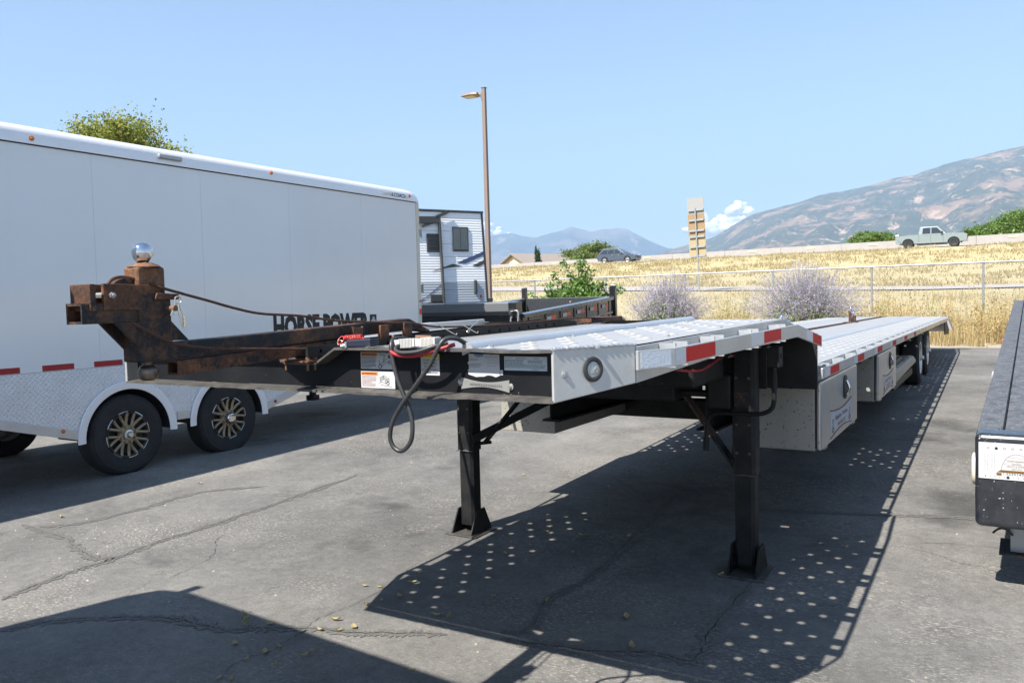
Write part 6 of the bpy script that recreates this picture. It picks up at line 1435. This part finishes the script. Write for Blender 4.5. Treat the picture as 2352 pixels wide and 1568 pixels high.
def sage(label, loc, rad, hgt, n, seed, lean):
    rs = random.Random(seed); rn = np.random.default_rng(seed); t = thing('russian_sage', label, 'shrub', loc, group='lavender shrubs along the fence'); x, y, z = loc
    SV_ = []; SF = []; low_ = []; fl = []; k = 0
    for i in range(n):
        a = rs.uniform(0, 6.283); sp = rs.random()**.75*rad*1.12; h = hgt*rs.uniform(.62, 1.05)*(1-.36*(sp/rad)**2)
        b0 = (x+rs.gauss(0, .16), y+rs.gauss(0, .14)); P_ = []
        for j in range(7):
            u = j/6; P_.append(np.array([b0[0]+sp*math.cos(a)*u**1.5+lean*u, b0[1]+sp*math.sin(a)*.8*u**1.5, z+h*u**.92+rs.gauss(0, .008)]))
        wdt = .003
        for j in range(6):
            p, q = P_[j], P_[j+1]; SV_ += [p+[-wdt, 0, 0], p+[wdt, 0, 0], q+[wdt*.8, 0, 0], q+[-wdt*.8, 0, 0]]; SF.append((k, k+1, k+2, k+3)); k += 4
            SV_ += [p+[0, -wdt, 0], p+[0, wdt, 0], q+[0, wdt*.8, 0], q+[0, -wdt*.8, 0]]; SF.append((k, k+1, k+2, k+3)); k += 4
        for j in range(18):
            u = rs.random()**1.1*.62; i0 = min(5, int(u*6)); p = P_[i0]+(P_[i0+1]-P_[i0])*(u*6-i0); low_.append(p+rn.normal(size=3)*.045)
        for j in range(15):
            u = .50+.50*rs.random(); i0 = min(5, int(u*6)); p = P_[i0]+(P_[i0+1]-P_[i0])*(u*6-i0); fl.append(p+rn.normal(size=3)*(.010+.035*(1-u)))
    fast_mesh('stems', np.array(SV_), np.array(SF), ['sagestem'], parent=t)
    V, F = leaves(np.array(low_), .040, rn, 1.0); fast_mesh('foliage', V, F, ['sageleaf', 'sageleaf', 'weedgreen'], rn.integers(0, 3, len(F)), parent=t)
    V, F = leaves(np.array(fl), .020, rn, .9); fast_mesh('flowers', V, F, ['sageflower', 'sagestem'], (rn.random(len(F)) < .22).astype(int), parent=t)
sage('lavender flowering shrub right beside the grey dump trailer', (-7.75, 21.0, .32), 1.10, 2.0, 900, 31, .05)
sage('lavender flowering shrub spreading wide behind the trailer deck step', (-4.35, 21.7, .34), 1.55, 2.10, 1200, 32, .08)

def blades(name, label, n, area, h0, h1, w_, mts, seed, zoff=0.0, bend=.35, clump=0, cat=None):
    """thin bent blades, two faces each"""
    rn = np.random.default_rng(seed); x0, x1, y0, y1 = area
    if clump:
        cx = rn.uniform(x0, x1, clump); cy = rn.uniform(y0, y1, clump); cs = rn.uniform(.5, 1.4, clump); id_ = rn.integers(0, clump, n)
        X = cx[id_]+rn.normal(size=n)*.10*cs[id_]*clump_spread; Y = cy[id_]+rn.normal(size=n)*.10*cs[id_]*clump_spread; hs = cs[id_]
    else: X = rn.uniform(x0, x1, n); Y = rn.uniform(y0, y1, n); hs = np.ones(n)
    keep = np.array([mnoise.fractal(Vector((a*.16, c*.22, seed)), 1, 2, 3)+mnoise.noise(Vector((a*1.1, c*1.1, seed)))*.35 for a, c in zip(X, Y)]) > -.3   # thin and trampled places
    X, Y, hs = X[keep], Y[keep], hs[keep]; n = len(X)
    Z = np.array([ter(a, c) for a, c in zip(X, Y)])+zoff
    a = rn.uniform(0, 6.283, n); h = rn.uniform(h0, h1, n)*hs; dx, dy = np.cos(a), np.sin(a); ww = w_*rn.uniform(.6, 1.4, n); bd = bend*h*rn.uniform(.2, 1.3, n)
    B = np.stack([X, Y, Z], 1); side = np.stack([-dy*ww, dx*ww, 0*ww], 1); lean = np.stack([dx*bd, dy*bd, 0*bd], 1)
    up1 = np.stack([0*h, 0*h, h*.55], 1); up2 = np.stack([0*h, 0*h, h], 1)
    V = np.stack([B-side, B+side, B+side*.8+lean*.35+up1, B-side*.8+lean*.35+up1, B+lean+up2+side*.15, B+lean+up2-side*.15], 1).reshape(-1, 3)
    k = np.arange(n)[:, None]*6; F = np.concatenate([k+np.array([[0, 1, 2, 3]]), k+np.array([[3, 2, 4, 5]])], 1).reshape(-1, 4)
    o = fast_mesh(name, V, F, mts, np.repeat(rn.integers(0, len(mts), n), 2)); struct(o, 'stuff'); o['label'] = label; return o
clump_spread = 1.6
blades('dry_grass', 'dry straw grass on the verge in front of the fence', 36000, (-20, 7, 20.9, 27.5), .12, .55, .006, ['drygrass', 'drybrown'], 41, clump=900)
clump_spread = 3.0
blades('dry_grass', 'dry yellow grass between the fence and the frontage road', 24000, (-45, 14, 27, 45.5), .06, .24, .014, ['drygrass'], 42, clump=1600)
clump_spread = 5.0
blades('dry_grass', 'dry yellow grass covering the freeway embankment', 60000, (-90, 22, 53, 81.5), .06, .24, .04, ['drygrass'], 43, clump=2600)
# tangle of dead weeds along the fence, beyond counting
def weeds(name, label, spots, seed, mts, size, den):
    rs = random.Random(seed); rn = np.random.default_rng(seed); SV_ = []; SF = []; pos = []; k = 0
    for (x, y, r_, h, n) in spots:
        for i in range(n):
            a = rs.uniform(0, 6.283); sp = rs.random()*r_; z = ter(x, y); hh = h*rs.uniform(.5, 1.0); bx, by = x+rs.gauss(0, r_*.35), y+rs.gauss(0, r_*.3); P_ = []
            for j in range(5): u = j/4; P_.append(np.array([bx+sp*math.cos(a)*u+rs.gauss(0, .02), by+sp*math.sin(a)*u+rs.gauss(0, .02), z+hh*u]))
            for j in range(4):
                p, q = P_[j], P_[j+1]; w_ = .0045; SV_ += [p+[-w_, 0, 0], p+[w_, 0, 0], q+[w_*.7, 0, 0], q+[-w_*.7, 0, 0]]; SF.append((k, k+1, k+2, k+3)); k += 4
            for j in range(den):
                u = .15+.85*rs.random(); i0 = min(3, int(u*4)); p = P_[i0]+(P_[i0+1]-P_[i0])*(u*4-i0); pos.append(p+rn.normal(size=3)*.06)
    V2, F2 = leaves(np.array(pos), size, rn); V1 = np.array(SV_); F1 = np.array(SF)
    mi = np.concatenate([np.zeros(len(F1)), rn.integers(0, len(mts), len(F2))])
    o = fast_mesh(name, np.concatenate([V1, V2]), np.concatenate([F1, F2+len(V1)]), mts, mi); struct(o, 'stuff'); o['label'] = label
rs = random.Random(77); sp_ = []
for i in range(46): sp_.append((rs.uniform(-3.2, 4.5), rs.uniform(22.2, 25.6), rs.uniform(.25, .55), rs.uniform(.5, 1.35), 16))
for i in range(12): sp_.append((rs.uniform(-.9, 1.2), rs.uniform(21.7, 23.0), rs.uniform(.35, .6), rs.uniform(.6, 1.0), 22))
weeds('dry_weeds', 'tangle of dead golden brown weeds against the fence at right', sp_, 51, ['drybrown', 'drygrass', 'drybrown'], .030, 14)
sp_ = []
for i in range(34): sp_.append((rs.uniform(-9.5, -2.5), rs.uniform(23.0, 25.6), rs.uniform(.25, .5), rs.uniform(.6, 1.25), 14))
weeds('dry_weeds', 'dead straw coloured weeds behind the lavender shrubs', sp_, 52, ['drygrass', 'drybrown', 'weedgreen'], .030, 14)
sp_ = []
for i in range(16): sp_.append((rs.uniform(-8.5, 3.0), rs.uniform(24.3, 25.7), rs.uniform(.12, .3), rs.uniform(1.0, 1.75), 7))
weeds('tall_weeds', 'a few taller fading green weeds at the fence line', sp_, 53, ['weedgreen', 'drybrown'], .034, 14)

# ------------------------------------------------------------------ fallen leaves and a weed on the asphalt
LV = [(-3.05,3.41),(-2.96,3.43),(-2.91,3.73),(-2.85,3.58),(-2.82,3.28),(-2.77,3.37),(-2.84,3.19),(-2.44,3.25),(-2.37,3.26),(-2.32,3.6),(-2.64,4.25),(-2.85,2.96),(-2.71,2.94),(-2.74,2.87),(-2.83,2.83),(-3.11,2.77),(-2.87,2.52),(-2.86,2.6),(-2.68,2.63),(-2.68,2.58),(-2.89,2.43),(-2.73,2.45),(-2.85,2.25),(-2.79,2.26),(-2.16,2.69),(-6.13,4.73),(-6.2,3.51),(-3.08,2.53),(-2.38,4.79),(-2.62,4.75),(-2.08,4.88),(-1.57,3.65),(-2.03,3.67),(-1.34,4.44),(-1.42,3.35),(-2.75,6.06),(-3.62,6.15),(-2.62,7.0)]
for k, (x, y) in enumerate(LV):
    rs = random.Random(200+k); a = rs.uniform(0, 6.283); L = rs.uniform(.016, .030); W_ = L*rs.uniform(.3, .5); cu_ = rs.uniform(.004, .013); z = lot(y)+.005
    V = []; n = 6
    for i in range(n+1):
        u = -1+2*i/n; wd = W_*math.sqrt(max(0, 1-u*u))*(1.1-.25*u)
        for s_ in (-1, 0, 1): V.append((u*L, s_*wd, (cu_*.8*abs(s_)+cu_*u*u)))
    F = [(3*i+j, 3*i+j+1, 3*i+j+4, 3*i+j+3) for i in range(n) for j in (0, 1)]
    b = MB(); b.add([(x+p[0]*math.cos(a)-p[1]*math.sin(a), y+p[0]*math.sin(a)+p[1]*math.cos(a), z+p[2]) for p in V], F)
    tag(b.build('fallen_leaf', 'fallen', smooth=60, fix=False), ('small curled yellow leaf lying in the shade under the trailer deck' if y > 3.3 and -3.1 < x < -.6 and y < 5 else 'small curled yellow leaf lying in the dark corner shadow at the bottom' if y < 2.62 else 'small yellow leaf on sunlit asphalt near the white cargo trailer wheels' if x < -6 else 'small curled yellow leaf on the asphalt around the trailer nose shadow edge'), 'leaf', 'fallen leaves on the asphalt')
rn = np.random.default_rng(9); pos = np.array([-3.22, 2.72, .02])+rn.normal(size=(26, 3))*np.array([.012, .012, .016])+np.array([0, 0, .02]); V, F = leaves(pos, .010, rn)
tag(fast_mesh('crack_weed', V, F, ['weedgreen']), 'tiny weed sprouting from the crack in the asphalt', 'weed')
# loose stones and grit
V = []; F = []; rn = np.random.default_rng(17); k = 0
for i in range(650):
    x = rn.uniform(-7, 1.2); y = rn.uniform(2.0, 11); s_ = abs(rn.normal())*.0035+.0018; z = lot(y)+s_*.3
    if i < 160: x, y = -5.3+rn.normal()*.35, 3.5+rn.normal()*.35; z = lot(y)+s_*.3
    for d in ((-1, -.8, -.5), (1, -.7, -.4), (.2, 1, -.5), (0, 0, .8)): V.append((x+d[0]*s_, y+d[1]*s_, z+d[2]*s_))
    F += [(k, k+1, k+2), (k, k+1, k+3), (k+1, k+2, k+3), (k+2, k, k+3)]; k += 4
o = fast_mesh('grit', np.array(V), np.array(F), ['gravel']); struct(o, 'stuff'); o['label'] = 'loose grit scattered over the asphalt'

# ------------------------------------------------------------------ haze over the valley
b = MB(); b.box(-15000, 15000, -9000, 14600, -3.0, 2000.0)
hz = b.build('haze', []); struct(hz, 'stuff'); hz['label'] = 'thin blue summer haze over the valley'
hm = bpy.data.materials.new('valley haze'); hm.use_nodes = True; t = hm.node_tree
for n_ in list(t.nodes):
    if n_.type == 'BSDF_PRINCIPLED': t.nodes.remove(n_)
pv_ = t.nodes.new('ShaderNodeVolumePrincipled'); pv_.inputs['Color'].default_value = (.50, .71, 1.0, 1); pv_.inputs['Density'].default_value = 1.25e-4
pv_.inputs['Anisotropy'].default_value = 0.0
t.links.new(pv_.outputs[0], t.nodes['Material Output'].inputs['Volume']); hz.data.materials.append(hm)
